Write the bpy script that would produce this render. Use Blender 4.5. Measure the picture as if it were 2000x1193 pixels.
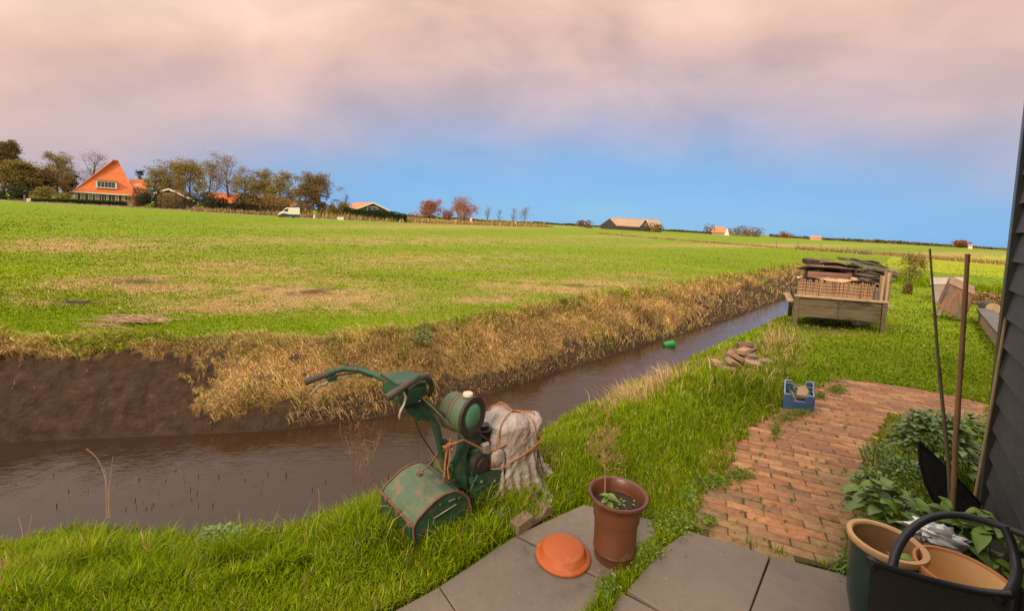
import bpy, math, random
import numpy as np
from mathutils import Vector, Matrix, Euler
S = bpy.context.scene
for o in list(bpy.data.objects): bpy.data.objects.remove(o)
COL = S.collection
# ------------------------------------------------------------------ camera
FPX, PITCH, ROLL = 870., math.radians(3), math.radians(3.3)
PPY = 431 + FPX*math.tan(PITCH)
EYE = 1.7
Fv = np.array([0, math.cos(PITCH), -math.sin(PITCH)]); U0 = np.array([0, math.sin(PITCH), math.cos(PITCH)]); X0 = np.array([1., 0, 0])
Rv = math.cos(ROLL)*X0 + math.sin(ROLL)*U0; Uv = -math.sin(ROLL)*X0 + math.cos(ROLL)*U0
Cam = np.array([0, 0, EYE])
cd = bpy.data.cameras.new('camera'); co = bpy.data.objects.new('camera', cd); COL.objects.link(co); S.camera = co
cd.sensor_width = 36; cd.lens = FPX*36/2000; cd.shift_y = -(596.5-PPY)/2000; cd.clip_start = .05; cd.clip_end = 20000
co.matrix_world = Matrix(((Rv[0], Uv[0], -Fv[0], 0), (Rv[1], Uv[1], -Fv[1], 0), (Rv[2], Uv[2], -Fv[2], EYE), (0, 0, 0, 1)))
# ------------------------------------------------------------------ world
SUN_EL, SUN_AZ = math.radians(34), math.radians(205)      # azimuth clockwise from +Y (behind, to the left)
W = bpy.data.worlds.new('World'); S.world = W; W.use_nodes = True
nt = W.node_tree; nt.nodes.clear()
def NN(nt, t, **k):
    n = nt.nodes.new(t)
    for a, b in k.items():
        if a.startswith('_'): n.inputs[a[1:].replace('_', ' ')].default_value = b
        else: setattr(n, a, b)
    return n
def ramp(nt, stops, fac=None):
    n = nt.nodes.new('ShaderNodeValToRGB'); e = n.color_ramp.elements
    e[0].position, e[0].color = stops[0][0], (*stops[0][1], 1)
    e[1].position, e[1].color = stops[-1][0], (*stops[-1][1], 1)
    for p, c in stops[1:-1]:
        x = e.new(p); x.color = (*c, 1)
    if fac is not None: nt.links.new(fac, n.inputs[0])
    return n
def mth(nt, op, a, b=None, c=None, clamp=False):
    n = nt.nodes.new('ShaderNodeMath'); n.operation = op; n.use_clamp = clamp
    for i, v in enumerate((a, b, c)):
        if v is None: continue
        if isinstance(v, (int, float)): n.inputs[i].default_value = v
        else: nt.links.new(v, n.inputs[i])
    return n.outputs[0]
def srgb(r, g, b):
    f = lambda c: ((c/255+.055)/1.055)**2.4 if c > 10 else c/255/12.92
    return (f(r), f(g), f(b))
tc = NN(nt, 'ShaderNodeTexCoord'); sep = NN(nt, 'ShaderNodeSeparateXYZ'); nt.links.new(tc.outputs['Generated'], sep.inputs[0])
sx, sy, sz = sep.outputs
hor = mth(nt, 'SQRT', mth(nt, 'ADD', mth(nt, 'MULTIPLY', sx, sx), mth(nt, 'MULTIPLY', sy, sy)))
el = mth(nt, 'ARCTAN2', sz, hor)
az = mth(nt, 'ARCTAN2', sx, sy)
az2 = mth(nt, 'ABSOLUTE', mth(nt, 'SUBTRACT', az, .20))
# cloud-deck coordinates: direction pushed onto a flat layer overhead
den = mth(nt, 'ADD', mth(nt, 'MAXIMUM', sz, 0), .42)
comb = NN(nt, 'ShaderNodeCombineXYZ'); nt.links.new(mth(nt, 'DIVIDE', sx, den), comb.inputs[0]); nt.links.new(mth(nt, 'DIVIDE', sy, den), comb.inputs[1])
mp = NN(nt, 'ShaderNodeMapping'); mp.inputs['Scale'].default_value = (.9, 1.0, 1); mp.inputs['Rotation'].default_value = (0, 0, .5); nt.links.new(comb.outputs[0], mp.inputs[0])
cn = NN(nt, 'ShaderNodeTexNoise', _Scale=1.9, _Detail=6., _Roughness=.48, _Distortion=.5); nt.links.new(mp.outputs[0], cn.inputs[0])
cn2 = NN(nt, 'ShaderNodeTexNoise', _Scale=4.6, _Detail=5., _Roughness=.5, _Distortion=.6); nt.links.new(mp.outputs[0], cn2.inputs[0])
nse = mth(nt, 'SUBTRACT', cn.outputs[0], .5)
ee = mth(nt, 'ADD', mth(nt, 'ADD', el, mth(nt, 'MULTIPLY', mth(nt, 'MULTIPLY', az2, az2), .20)), mth(nt, 'MULTIPLY', nse, .16))
skyr = ramp(nt, [(0., srgb(128, 178, 216)), (.06, srgb(112, 168, 216)), (.12, srgb(112, 162, 212)), (.18, srgb(140, 160, 196)),
                 (.25, srgb(176, 162, 174)), (.33, srgb(200, 170, 164)), (.43, srgb(226, 184, 160)), (.60, srgb(232, 208, 190)), (.95, srgb(232, 226, 218))], ee)
skyr.color_ramp.interpolation = 'B_SPLINE'
shade = mth(nt, 'ADD', mth(nt, 'MULTIPLY', nse, mth(nt, 'MULTIPLY', el, 2.2, clamp=True)), 1.0)
shade = mth(nt, 'ADD', shade, mth(nt, 'MULTIPLY', mth(nt, 'MULTIPLY', mth(nt, 'SUBTRACT', cn2.outputs[0], .5), .62), mth(nt, 'MULTIPLY', el, 2.2, clamp=True)))
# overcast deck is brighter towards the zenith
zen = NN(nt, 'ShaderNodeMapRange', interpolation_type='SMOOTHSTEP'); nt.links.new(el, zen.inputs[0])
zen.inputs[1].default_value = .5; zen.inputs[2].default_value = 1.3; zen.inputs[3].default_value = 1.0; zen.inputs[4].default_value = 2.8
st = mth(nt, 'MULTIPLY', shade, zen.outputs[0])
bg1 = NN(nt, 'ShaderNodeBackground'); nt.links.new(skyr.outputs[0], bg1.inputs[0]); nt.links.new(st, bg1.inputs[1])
nis = NN(nt, 'ShaderNodeTexSky', sky_type='NISHITA', sun_disc=False, sun_elevation=SUN_EL, sun_rotation=SUN_AZ)
bg2 = NN(nt, 'ShaderNodeBackground', _Strength=.08); nt.links.new(nis.outputs[0], bg2.inputs[0])
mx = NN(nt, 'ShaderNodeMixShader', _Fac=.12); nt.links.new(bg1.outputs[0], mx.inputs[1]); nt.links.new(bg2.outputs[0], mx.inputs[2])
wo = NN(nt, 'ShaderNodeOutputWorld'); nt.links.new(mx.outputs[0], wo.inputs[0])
sl = bpy.data.lights.new('sun', 'SUN'); sl.energy = 2.5; sl.angle = math.radians(14); sl.color = (1, .86, .66)
so = bpy.data.objects.new('sun', sl); COL.objects.link(so)
so.rotation_euler = Vector((math.sin(SUN_AZ)*math.cos(SUN_EL), math.cos(SUN_AZ)*math.cos(SUN_EL), math.sin(SUN_EL))).to_track_quat('Z', 'Y').to_euler()
S.render.engine = 'CYCLES'
S.view_settings.view_transform = 'Standard'; S.view_settings.look = 'None'; S.view_settings.gamma = 1; S.view_settings.exposure = 0.36
# ------------------------------------------------------------------ pixel -> place helpers
def ray(x, y): return Fv + (x-1000)/FPX*Rv + (PPY-y)/FPX*Uv
def P(x, y, z=0.):
    d = ray(x, y); return Cam + d*((z-EYE)/d[2])
def PD(x, y, D):                       # point seen at pixel, D metres ahead
    d = ray(x, y); return Cam + d*(D/d[1])
def hz(x): return 431 + (x-1000)*math.tan(ROLL)
def PP(lst, z=0.): return np.array([P(a, b, z)[:2] for a, b in lst])
rng = np.random.default_rng(7); random.seed(7)
def _h(ix, iy, s):
    n = (ix.astype(np.int64)*374761393 + iy.astype(np.int64)*668265263 + s*974634777) & 0x7fffffff
    n = (n ^ (n >> 13))*1274126177 & 0x7fffffff
    n = n ^ (n >> 16)
    return (n & 0xffff)/65535.
def vn(x, y, s=0):
    x = np.asarray(x, float); y = np.asarray(y, float)
    ix = np.floor(x); iy = np.floor(y); fx = x-ix; fy = y-iy; fx = fx*fx*(3-2*fx); fy = fy*fy*(3-2*fy)
    a = _h(ix, iy, s); b = _h(ix+1, iy, s); c = _h(ix, iy+1, s); d = _h(ix+1, iy+1, s)
    return (a*(1-fx)+b*fx)*(1-fy)+(c*(1-fx)+d*fx)*fy
def fbm(x, y, s=0, o=4):
    r = 0; a = .5; t = 0
    for k in range(o): r = r+a*vn(x*2**k, y*2**k, s+k*7); t += a; a *= .55
    return r/t
def sst(a, b, x): t = np.clip((x-a)/(b-a), 0, 1); return t*t*(3-2*t)
def inpoly(x, y, poly):
    r = np.zeros(x.shape, bool); n = len(poly)
    for i in range(n):
        x1, y1 = poly[i]; x2, y2 = poly[(i+1) % n]
        if y1 == y2: continue
        c = (y1 > y) != (y2 > y)
        r ^= c & (x < (x2-x1)*(y-y1)/(y2-y1)+x1)
    return r
def dpoly(x, y, pl, closed=True):
    d = np.full(x.shape, 1e9); n = len(pl)
    for i in range(n if closed else n-1):
        a = pl[i]; b = pl[(i+1) % n]; ab = b-a; l = ab@ab+1e-12
        t = np.clip(((x-a[0])*ab[0]+(y-a[1])*ab[1])/l, 0, 1)
        d = np.minimum(d, np.hypot(x-a[0]-t*ab[0], y-a[1]-t*ab[1]))
    return d
# ------------------------------------------------------------------ mesh helpers
def off(o):
    v = np.zeros(3)
    while o is not None: v += np.array(o.location); o = o.parent
    return v
def tag(o, label=None, cat=None, group=None, kind=None):
    if label: o['label'] = label
    if cat: o['category'] = cat
    if group: o['group'] = group
    if kind: o['kind'] = kind
    return o
def thing(name, loc, label, cat, group=None, rz=0):
    o = bpy.data.objects.new(name, None); COL.objects.link(o); o.location = loc; o.rotation_euler = (0, 0, rz); o.empty_display_size = .1
    return tag(o, label, cat, group)
class MB:
    def __init__(s): s.v = []; s.f = []
    def add(s, V, F):
        n = len(s.v); s.v += [tuple(map(float, q)) for q in V]; s.f += [tuple(i+n for i in g) for g in F]; return s
    def box(s, c, d, R=None):
        c = np.array(c, float); d = np.array(d, float)/2
        V = np.array([[x, y, z] for z in (-1, 1) for y in (-1, 1) for x in (-1, 1)])*d
        if R is not None: V = V@np.array(R).T
        return s.add(V+c, [(0, 2, 3, 1), (4, 5, 7, 6), (0, 1, 5, 4), (2, 6, 7, 3), (0, 4, 6, 2), (1, 3, 7, 5)])
    def beam(s, a, b, w, t, up=(0, 0, 1)):
        a = np.array(a, float); b = np.array(b, float); x = b-a; l = np.linalg.norm(x); x /= l
        y = np.cross(up, x); y /= np.linalg.norm(y)+1e-9; z = np.cross(x, y)
        return s.box((a+b)/2, (l, w, t), np.stack([x, y, z], 1))
    def prism(s, pts, h):               # pts: ring of 3-D points, h: extrusion vector
        n = len(pts); pts = np.array(pts, float); h = np.array(h, float)
        return s.add(np.vstack([pts, pts+h]), [tuple(range(n))[::-1], tuple(range(n, 2*n))]+[(i, (i+1) % n, n+(i+1) % n, n+i) for i in range(n)])
    def tube(s, pts, r, n=8, cap=True, fl=1.):
        pts = np.array(pts, float); m = len(pts); r = np.broadcast_to(r, (m,)).astype(float)
        T = np.gradient(pts, axis=0); T /= np.linalg.norm(T, axis=1)[:, None]+1e-12
        up = np.array([0, 0, 1.]) if abs(T[0][2]) < .9 else np.array([1., 0, 0])
        V = []; a = np.arange(n)*2*math.pi/n
        u = np.cross(up, T[0]); u /= np.linalg.norm(u)
        for i in range(m):
            u = u-T[i]*(u@T[i]); u /= np.linalg.norm(u)+1e-12; w = np.cross(T[i], u)
            V += list(pts[i]+r[i]*(np.cos(a)[:, None]*u+fl*np.sin(a)[:, None]*w))
        F = [(i*n+j, i*n+(j+1) % n, (i+1)*n+(j+1) % n, (i+1)*n+j) for i in range(m-1) for j in range(n)]
        if cap: F += [tuple(range(n))[::-1], tuple(range((m-1)*n, m*n))]
        return s.add(V, F)
    def lathe(s, prof, c, n=40, R=None, sq=None):
        V = []; a = np.arange(n)*2*math.pi/n
        for r, z in prof:
            V += [(r*math.cos(t), r*math.sin(t), z) for t in a]
        V = np.array(V)
        if R is not None: V = V@np.array(R).T
        m = len(prof)
        return s.add(V+np.array(c), [(i*n+j, i*n+(j+1) % n, (i+1)*n+(j+1) % n, (i+1)*n+j) for i in range(m-1) for j in range(n)])
    def build(s, name, mat, parent=None, smooth=False, bevel=0, label=None, sub=0):
        V = np.array(s.v)
        o = bpy.data.objects.new(name, bpy.data.meshes.new(name)); COL.objects.link(o)
        if parent is not None: base = off(parent); o.parent = parent
        else:
            base = np.array([(V[:, 0].min()+V[:, 0].max())/2, (V[:, 1].min()+V[:, 1].max())/2, V[:, 2].min()]); o.location = base
        o.data.from_pydata([tuple(q) for q in V-base], [], s.f); o.data.validate()
        import bmesh
        bm = bmesh.new(); bm.from_mesh(o.data); bmesh.ops.recalc_face_normals(bm, faces=bm.faces); bm.to_mesh(o.data); bm.free()
        if smooth: o.data.shade_smooth()
        o.data.materials.append(mat)
        if bevel:
            b = o.modifiers.new('b', 'BEVEL'); b.width = bevel; b.segments = 2; b.limit_method = 'ANGLE'; b.angle_limit = .6
        if smooth and not sub:
            try: o.data.set_sharp_from_angle(angle=math.radians(50))
            except Exception: pass
        if sub:
            m = o.modifiers.new('s', 'SUBSURF'); m.levels = sub; m.render_levels = sub
        if label: o['label'] = label
        return o
def npmesh(name, V, F, mat, parent=None, col=None, attrs=None, smooth=False, origin=None):
    F = np.asarray(F); me = bpy.data.meshes.new(name); k = F.shape[1]
    base = off(parent) if parent is not None else (np.array(origin) if origin is not None else np.zeros(3))
    me.vertices.add(len(V)); me.vertices.foreach_set('co', (V-base).astype(np.float32).ravel())
    me.loops.add(F.size); me.loops.foreach_set('vertex_index', F.astype(np.int32).ravel())
    me.polygons.add(len(F)); me.polygons.foreach_set('loop_start', (np.arange(len(F))*k).astype(np.int32))
    if smooth: me.polygons.foreach_set('use_smooth', np.ones(len(F), bool))
    me.update(calc_edges=True)
    if col is not None:
        a = me.attributes.new('Col', 'FLOAT_COLOR', 'POINT'); c = np.ones((len(V), 4), np.float32); c[:, :3] = col; a.data.foreach_set('color', c.ravel())
    for q, v in (attrs or {}).items():
        a = me.attributes.new(q, 'FLOAT', 'POINT'); a.data.foreach_set('value', v.astype(np.float32))
    o = bpy.data.objects.new(name, me); COL.objects.link(o); me.materials.append(mat)
    if parent is not None: o.parent = parent
    else: o.location = base
    return o
# ------------------------------------------------------------------ materials
def M(name, c1, c2=None, scale=5., rough=.7, metal=0., bump=.2, bscale=None, detail=6., spec=.4, c3=None, t3=(.55, .7), s3=3., stretch=(1, 1, 1), trans=0.):
    m = bpy.data.materials.new(name); m.use_nodes = True; t = m.node_tree; b = t.nodes['Principled BSDF']
    b.inputs['Roughness'].default_value = rough; b.inputs['Metallic'].default_value = metal; b.inputs['Specular IOR Level'].default_value = spec
    tc = NN(t, 'ShaderNodeTexCoord'); mp = NN(t, 'ShaderNodeMapping'); mp.inputs['Scale'].default_value = stretch; t.links.new(tc.outputs['Object'], mp.inputs[0])
    n = NN(t, 'ShaderNodeTexNoise', _Scale=scale, _Detail=detail, _Roughness=.6); t.links.new(mp.outputs[0], n.inputs[0])
    c2 = c2 or tuple(x*.7 for x in c1)
    r = ramp(t, [(.32, c1), (.68, c2)], n.outputs[0]); colr = r.outputs[0]
    if c3:
        n3 = NN(t, 'ShaderNodeTexNoise', _Scale=s3, _Detail=8., _Roughness=.65); t.links.new(mp.outputs[0], n3.inputs[0])
        r3 = ramp(t, [(t3[0], (0, 0, 0)), (t3[1], (1, 1, 1))], n3.outputs[0])
        mix = NN(t, 'ShaderNodeMixRGB'); t.links.new(r3.outputs[0], mix.inputs[0]); t.links.new(colr, mix.inputs[1]); mix.inputs[2].default_value = (*c3, 1); colr = mix.outputs[0]
    t.links.new(colr, b.inputs['Base Color'])
    if bump:
        nb = NN(t, 'ShaderNodeTexNoise', _Scale=bscale or scale*4, _Detail=8., _Roughness=.65); t.links.new(mp.outputs[0], nb.inputs[0])
        bp = NN(t, 'ShaderNodeBump', _Strength=bump, _Distance=.02); t.links.new(nb.outputs[0], bp.inputs['Height']); t.links.new(bp.outputs[0], b.inputs['Normal'])
    return m
def leafmat(name, trans=.3, rough=.55):
    m = bpy.data.materials.new(name); m.use_nodes = True; t = m.node_tree; b = t.nodes['Principled BSDF']; out = t.nodes['Material Output']
    a = NN(t, 'ShaderNodeAttribute', attribute_name='Col'); t.links.new(a.outputs['Color'], b.inputs['Base Color'])
    b.inputs['Roughness'].default_value = rough; b.inputs['Specular IOR Level'].default_value = .12
    tr = NN(t, 'ShaderNodeBsdfTranslucent'); t.links.new(a.outputs['Color'], tr.inputs[0])
    mxs = NN(t, 'ShaderNodeMixShader', _Fac=trans); t.links.new(b.outputs[0], mxs.inputs[1]); t.links.new(tr.outputs[0], mxs.inputs[2]); t.links.new(mxs.outputs[0], out.inputs[0])
    return m
LEAF = leafmat('foliage'); BLADE = leafmat('grass_blade', .35, .5); STRAW = leafmat('straw', .2, .7)
BARK = M('bark', (.09, .065, .05), (.05, .035, .028), 8, .9)
# ------------------------------------------------------------------ ditch geometry
FT = PP([(-900, 735), (-400, 690), (0, 668), (330, 666), (600, 664), (780, 654), (950, 624), (1100, 594), (1200, 578), (1300, 563), (1400, 546), (1470, 534), (1545, 521), (1620, 508)])
FW = PP([(-900, 950), (-400, 890), (0, 862), (250, 852), (500, 843), (700, 822), (870, 790), (950, 772), (1150, 707), (1300, 662), (1400, 632), (1470, 606), (1530, 585), (1590, 566)], -.65)
NW = PP([(-900, 1180), (-400, 1110), (0, 1090), (150, 1072), (260, 1058), (380, 1070), (480, 1072), (620, 1036), (720, 990), (850, 930), (1000, 880), (1065, 846), (1180, 788), (1270, 748), (1350, 704), (1450, 660), (1530, 618), (1600, 585)], -.65)
NT = PP([(-900, 1320), (-400, 1230), (0, 1195), (300, 1165), (500, 1150), (650, 1095), (760, 1030), (880, 960), (1040, 900), (1120, 860), (1250, 800), (1350, 745), (1450, 694), (1530, 645), (1640, 592)])
def chaikin(p, k=2):
    for _ in range(k):
        q = [p[0]]
        for a, b in zip(p[:-1], p[1:]): q += [a*.75+b*.25, a*.25+b*.75]
        p = np.array(q+[p[-1]])
    return p
FT, FW, NW, NT = map(chaikin, (FT, FW, NW, NT))
WATER = np.vstack([NW, FW[::-1]]); BANK = np.vstack([NT, FT[::-1]])
FARB = np.vstack([FW, FT[::-1]])
NEARP = np.vstack([NW, PP([(1650, 548), (1720, 518), (2100, 545), (3200, 620), (3200, 3000), (-3000, 3000)])])
def height(x, y, micro=True):
    x = np.asarray(x, float); y = np.asarray(y, float); z = np.zeros(x.shape)
    near = (y > .5) & (y < 40) & (np.abs(x) < 40)
    idx = np.where(near)[0] if x.ndim == 1 else None
    X, Y = x[idx], y[idx]
    w = inpoly(X, Y, WATER); b = inpoly(X, Y, BANK)
    dw = dpoly(X, Y, WATER); db = dpoly(X, Y, BANK)
    t = dw/(dw+db+1e-6)
    far = inpoly(X, Y, FARB)
    prof = np.where(far, np.clip(t*1.15, 0, 1)**.8, t**.85)
    zz = np.where(w, -.65-.35*np.clip(dw/.4, 0, 1), np.where(b, -.65+.65*prof, 0))
    edge = np.exp(-db/.5)
    n1 = fbm(X*2.2, Y*2.2, 3)-.5; n2 = fbm(X*9, Y*9, 11)-.5
    amp = np.where(b & ~w, .12, .035)*np.clip(Y/4, .4, 1)
    fadew = np.clip(dw/.15, .0, 1)
    zz = zz+(n1*amp*1.6+n2*amp*.7*np.where(b, 1, .4))*fadew*micro*(~w)
    z[idx] = zz
    return z
PATIO = PP([(700, 1230), (858, 1143), (1008, 1042), (1140, 984), (1272, 1013), (1345, 1033), (1500, 1080), (1700, 1133), (1850, 1180), (2400, 1400), (2400, 3500), (-400, 3500)])
BRICKP = PP([(1342, 1031), (1345, 1010), (1372, 965), (1408, 930), (1452, 845), (1500, 812), (1560, 778), (1610, 752), (1650, 743), (1745, 753), (1860, 775), (1925, 790), (1920, 830), (1740, 812), (1705, 860), (1682, 930), (1668, 1000), (1672, 1100), (1700, 1134), (1500, 1082)])
# ------------------------------------------------------------------ ground sheet
angs = np.concatenate([np.radians(np.linspace(-180, -66, 40)), np.radians(np.linspace(-65, 65, 900)), np.radians(np.linspace(66, 180, 40))[:-1]])
inv = np.linspace(1/.9, 1/600., 720); rad = np.concatenate([[.1, .4], 1/inv, [900, 1500, 3000, 8000]])
A, Rr = np.meshgrid(angs, rad); gx = (Rr*np.sin(A)).ravel(); gy = (Rr*np.cos(A)).ravel()
gz = height(gx, gy)
hard = inpoly(gx, gy, PATIO) | inpoly(gx, gy, BRICKP)
gz = np.where(hard, -.03, gz)
near_hard = (dpoly(gx, gy, PATIO) < .03) | (dpoly(gx, gy, BRICKP) < .03); gz = np.where(near_hard & ~hard, np.minimum(gz, -.01), gz)
nr, na = Rr.shape
i = np.arange(nr-1)[:, None]*na; j = np.arange(na)[None, :]; jn = (j+1) % na
F = np.stack([(i+j), (i+na+j), (i+na+jn), (i+jn)], -1).reshape(-1, 4)
Lb = inpoly(gx, gy, BANK) & ~hard
farb = inpoly(gx, gy, FARB)
# kinds of ground cover, as masks
C1 = PP([(-900, 950), (-900, 715), (0, 690), (180, 705), (300, 690), (345, 740), (360, 800), (330, 850), (0, 862)], -.3)
C1[:, :] = C1
def soilmask(x, y):
    dwt = dpoly(x, y, WATER); fb = inpoly(x, y, FARB); wt = inpoly(x, y, WATER)
    nz = fbm(x*3, y*3, 21)
    # bare dug bank on the left, ragged border; a strip of bare mud above the water everywhere
    n5 = fbm(x*1.3, y*1.3, 22)+.5*(fbm(x*9, y*9, 23)-.5)
    bare = fb & (x < -3.0+2.2*(n5-.5)*2) & (dpoly(x, y, FT, False) > .05+.42*n5)
    mud = fb & (dwt < (.02+.46*n5)*np.clip(y/6, .8, 2.5))
    endm = fb & (y > 12) & (dpoly(x, y, FT, False) > .5+nz*.6)
    return (bare | mud | endm | wt).astype(float)
def pxblob(x, y, lst):
    m = np.zeros(x.shape)
    ys = np.where(y > 1, y, 1); qx = 1000+FPX*x/ys; qy = hz(qx)+FPX*EYE/ys
    for cx, cy, rx, ry, s in lst: m = np.maximum(m, s*np.exp(-((qx-cx)/rx)**2-((qy-cy)/ry)**2))
    return np.where(y > 1, m, 0)
STR = [(260, 560, 200, 22, .9), (600, 575, 190, 28, .95), (700, 605, 100, 10, .9), (420, 600, 160, 14, .8), (1100, 560, 160, 14, 1.), (950, 585, 80, 8, .8), (150, 480, 300, 16, .6), (500, 520, 300, 16, .55), (700, 470, 500, 10, .45), (850, 505, 300, 10, .5), (380, 545, 320, 14, .6), (60, 590, 80, 12, .5), (900, 520, 300, 10, .3), (1250, 540, 120, 10, .5)]
DRT = [(255, 552, 90, 7, .55), (590, 570, 110, 8, .6), (1120, 558, 60, 5, .4), (150, 592, 48, 5, 1.1), (700, 606, 50, 4, .4), (950, 583, 40, 4, .4)]
def drymask(x, y):
    q = pxblob(x, y, STR); n = fbm(x*1.3, y*1.3, 5)*.6+fbm(x*.35, y*1.4, 9)*.4
    d = np.clip(q*1.3*sst(.30, .62, n)+.75*q*sst(.45, .6, fbm(x*4, y*4, 2)), 0, 1)
    fb = inpoly(x, y, BANK)&(inpoly(x, y, FARB)|(dpoly(x, y, FARB) < .05))
    return np.where(fb, 1., d)
fld = PP([(1720, 520), (1970, 545), (2300, 560), (2300, 508), (1970, 500), (1740, 503)])
soil = np.maximum(soilmask(gx, gy), np.clip(pxblob(gx, gy, DRT)*1.6*sst(.42, .62, fbm(gx*3, gy*3, 31)), 0, 1))
# bare earth under the raised bed and by the brick heap
soil = np.maximum(soil, pxblob(gx, gy, [(1640, 640, 100, 14, 1.), (1450, 700, 45, 18, .6), (1660, 520, 60, 6, .3)]))
dry = drymask(gx, gy)
dry = np.maximum(dry, pxblob(gx, gy, [(1180, 462, 160, 3, .5), (1450, 480, 260, 3.5, .9), (1850, 497, 140, 5, .8), (1640, 652, 90, 5, .7), (1320, 720, 60, 14, .7), (800, 443, 300, 5, .6), (1060, 905, 30, 12, .5)]))
yel = inpoly(gx, gy, fld).astype(float)
G = bpy.data.materials.new('ground_cover'); G.use_nodes = True; t = G.node_tree; b = t.nodes['Principled BSDF']; b.inputs['Roughness'].default_value = .9; b.inputs['Specular IOR Level'].default_value = .15
tcn = NN(t, 'ShaderNodeTexCoord')
def nz_(sc, det=6, st=(1, 1, 1)):
    m_ = NN(t, 'ShaderNodeMapping'); m_.inputs['Scale'].default_value = st; t.links.new(tcn.outputs['Object'], m_.inputs[0])
    n_ = NN(t, 'ShaderNodeTexNoise', _Scale=sc, _Detail=float(det), _Roughness=.62); t.links.new(m_.outputs[0], n_.inputs[0]); return n_.outputs[0]
def att(nm): return NN(t, 'ShaderNodeAttribute', attribute_name=nm).outputs['Fac']
def mixc(f, a, b_):
    n_ = NN(t, 'ShaderNodeMixRGB'); t.links.new(f, n_.inputs[0])
    for k, v in ((1, a), (2, b_)):
        if isinstance(v, tuple): n_.inputs[k].default_value = (*v, 1)
        else: t.links.new(v, n_.inputs[k])
    return n_.outputs[0]
fine = ramp(t, [(.3, (.085, .13, .002)), (.5, (.15, .21, .003)), (.72, (.24, .28, .006))], nz_(30, 8)).outputs[0]
broad = ramp(t, [(.35, (.12, .18, .003)), (.65, (.22, .265, .005))], nz_(.12, 5, (1, 2.2, 1))).outputs[0]
gcol = NN(t, 'ShaderNodeMixRGB', _Fac=.5); t.links.new(fine, gcol.inputs[1]); t.links.new(broad, gcol.inputs[2])
gcol = mixc(att('yel'), gcol.outputs[0], (.30, .32, .012))
dcol = ramp(t, [(.3, (.08, .045, .018)), (.52, (.20, .11, .04)), (.75, (.45, .26, .11))], nz_(22, 8)).outputs[0]
scol = ramp(t, [(.3, (.028, .015, .008)), (.6, (.062, .033, .018)), (.8, (.12, .068, .038))], nz_(9, 10)).outputs[0]
dmead = ramp(t, [(.3, (.26, .16, .05)), (.6, (.44, .28, .11)), (.75, (.60, .40, .18))], nz_(22, 8)).outputs[0]; dcol = mixc(att('bank'), dmead, dcol)
c_ = mixc(att('dry'), gcol, dcol); c_ = mixc(att('soil'), c_, scol)
t.links.new(c_, b.inputs['Base Color'])
bp = NN(t, 'ShaderNodeBump', _Strength=.8, _Distance=.05); t.links.new(nz_(25, 10), bp.inputs['Height']); t.links.new(bp.outputs[0], b.inputs['Normal'])
ground = npmesh('ground', np.stack([gx, gy, gz], 1), F, G, attrs={'soil': soil, 'dry': dry, 'yel': yel, 'bank': farb.astype(float)}, smooth=True); tag(ground, kind='structure')
# ------------------------------------------------------------------ water
wm = bpy.data.materials.new('ditch_water'); wm.use_nodes = True; t = wm.node_tree; b = t.nodes['Principled BSDF']
b.inputs['Base Color'].default_value = (.034, .017, .009, 1); b.inputs['Roughness'].default_value = .035; b.inputs['IOR'].default_value = 1.45; b.inputs['Specular IOR Level'].default_value = .65
tcn = NN(t, 'ShaderNodeTexCoord')
w1 = nz_(13, 3, (1, 2.6, 1)); w2 = nz_(5, 2, (1, 1, 1)); msk = ramp(t, [(.35, (.25, .25, .25)), (.65, (1, 1, 1))], w2).outputs[0]
bp = NN(t, 'ShaderNodeBump', _Strength=.14, _Distance=.03); t.links.new(mth(t, 'MULTIPLY', w1, msk), bp.inputs['Height']); t.links.new(bp.outputs[0], b.inputs['Normal'])
mb = MB(); n = 60
def resamp(p, n):
    s = np.concatenate([[0], np.cumsum(np.linalg.norm(np.diff(p, axis=0), axis=1))]); q = np.linspace(0, 1, n)**1.0*s[-1]
    return np.stack([np.interp(q, s, p[:, 0]), np.interp(q, s, p[:, 1])], 1)
a = resamp(NW, n); c = resamp(FW, n); dd = c-a; a = a-dd*.12/np.linalg.norm(dd, axis=1)[:, None]; c = c+dd*.12/np.linalg.norm(dd, axis=1)[:, None]
V = [(*q, -.652) for q in a]+[(*q, -.652) for q in c]
mb.add(V, [(i, i+1, n+i+1, n+i) for i in range(n-1)]); wat = mb.build('water', wm); tag(wat, kind='structure')
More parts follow.
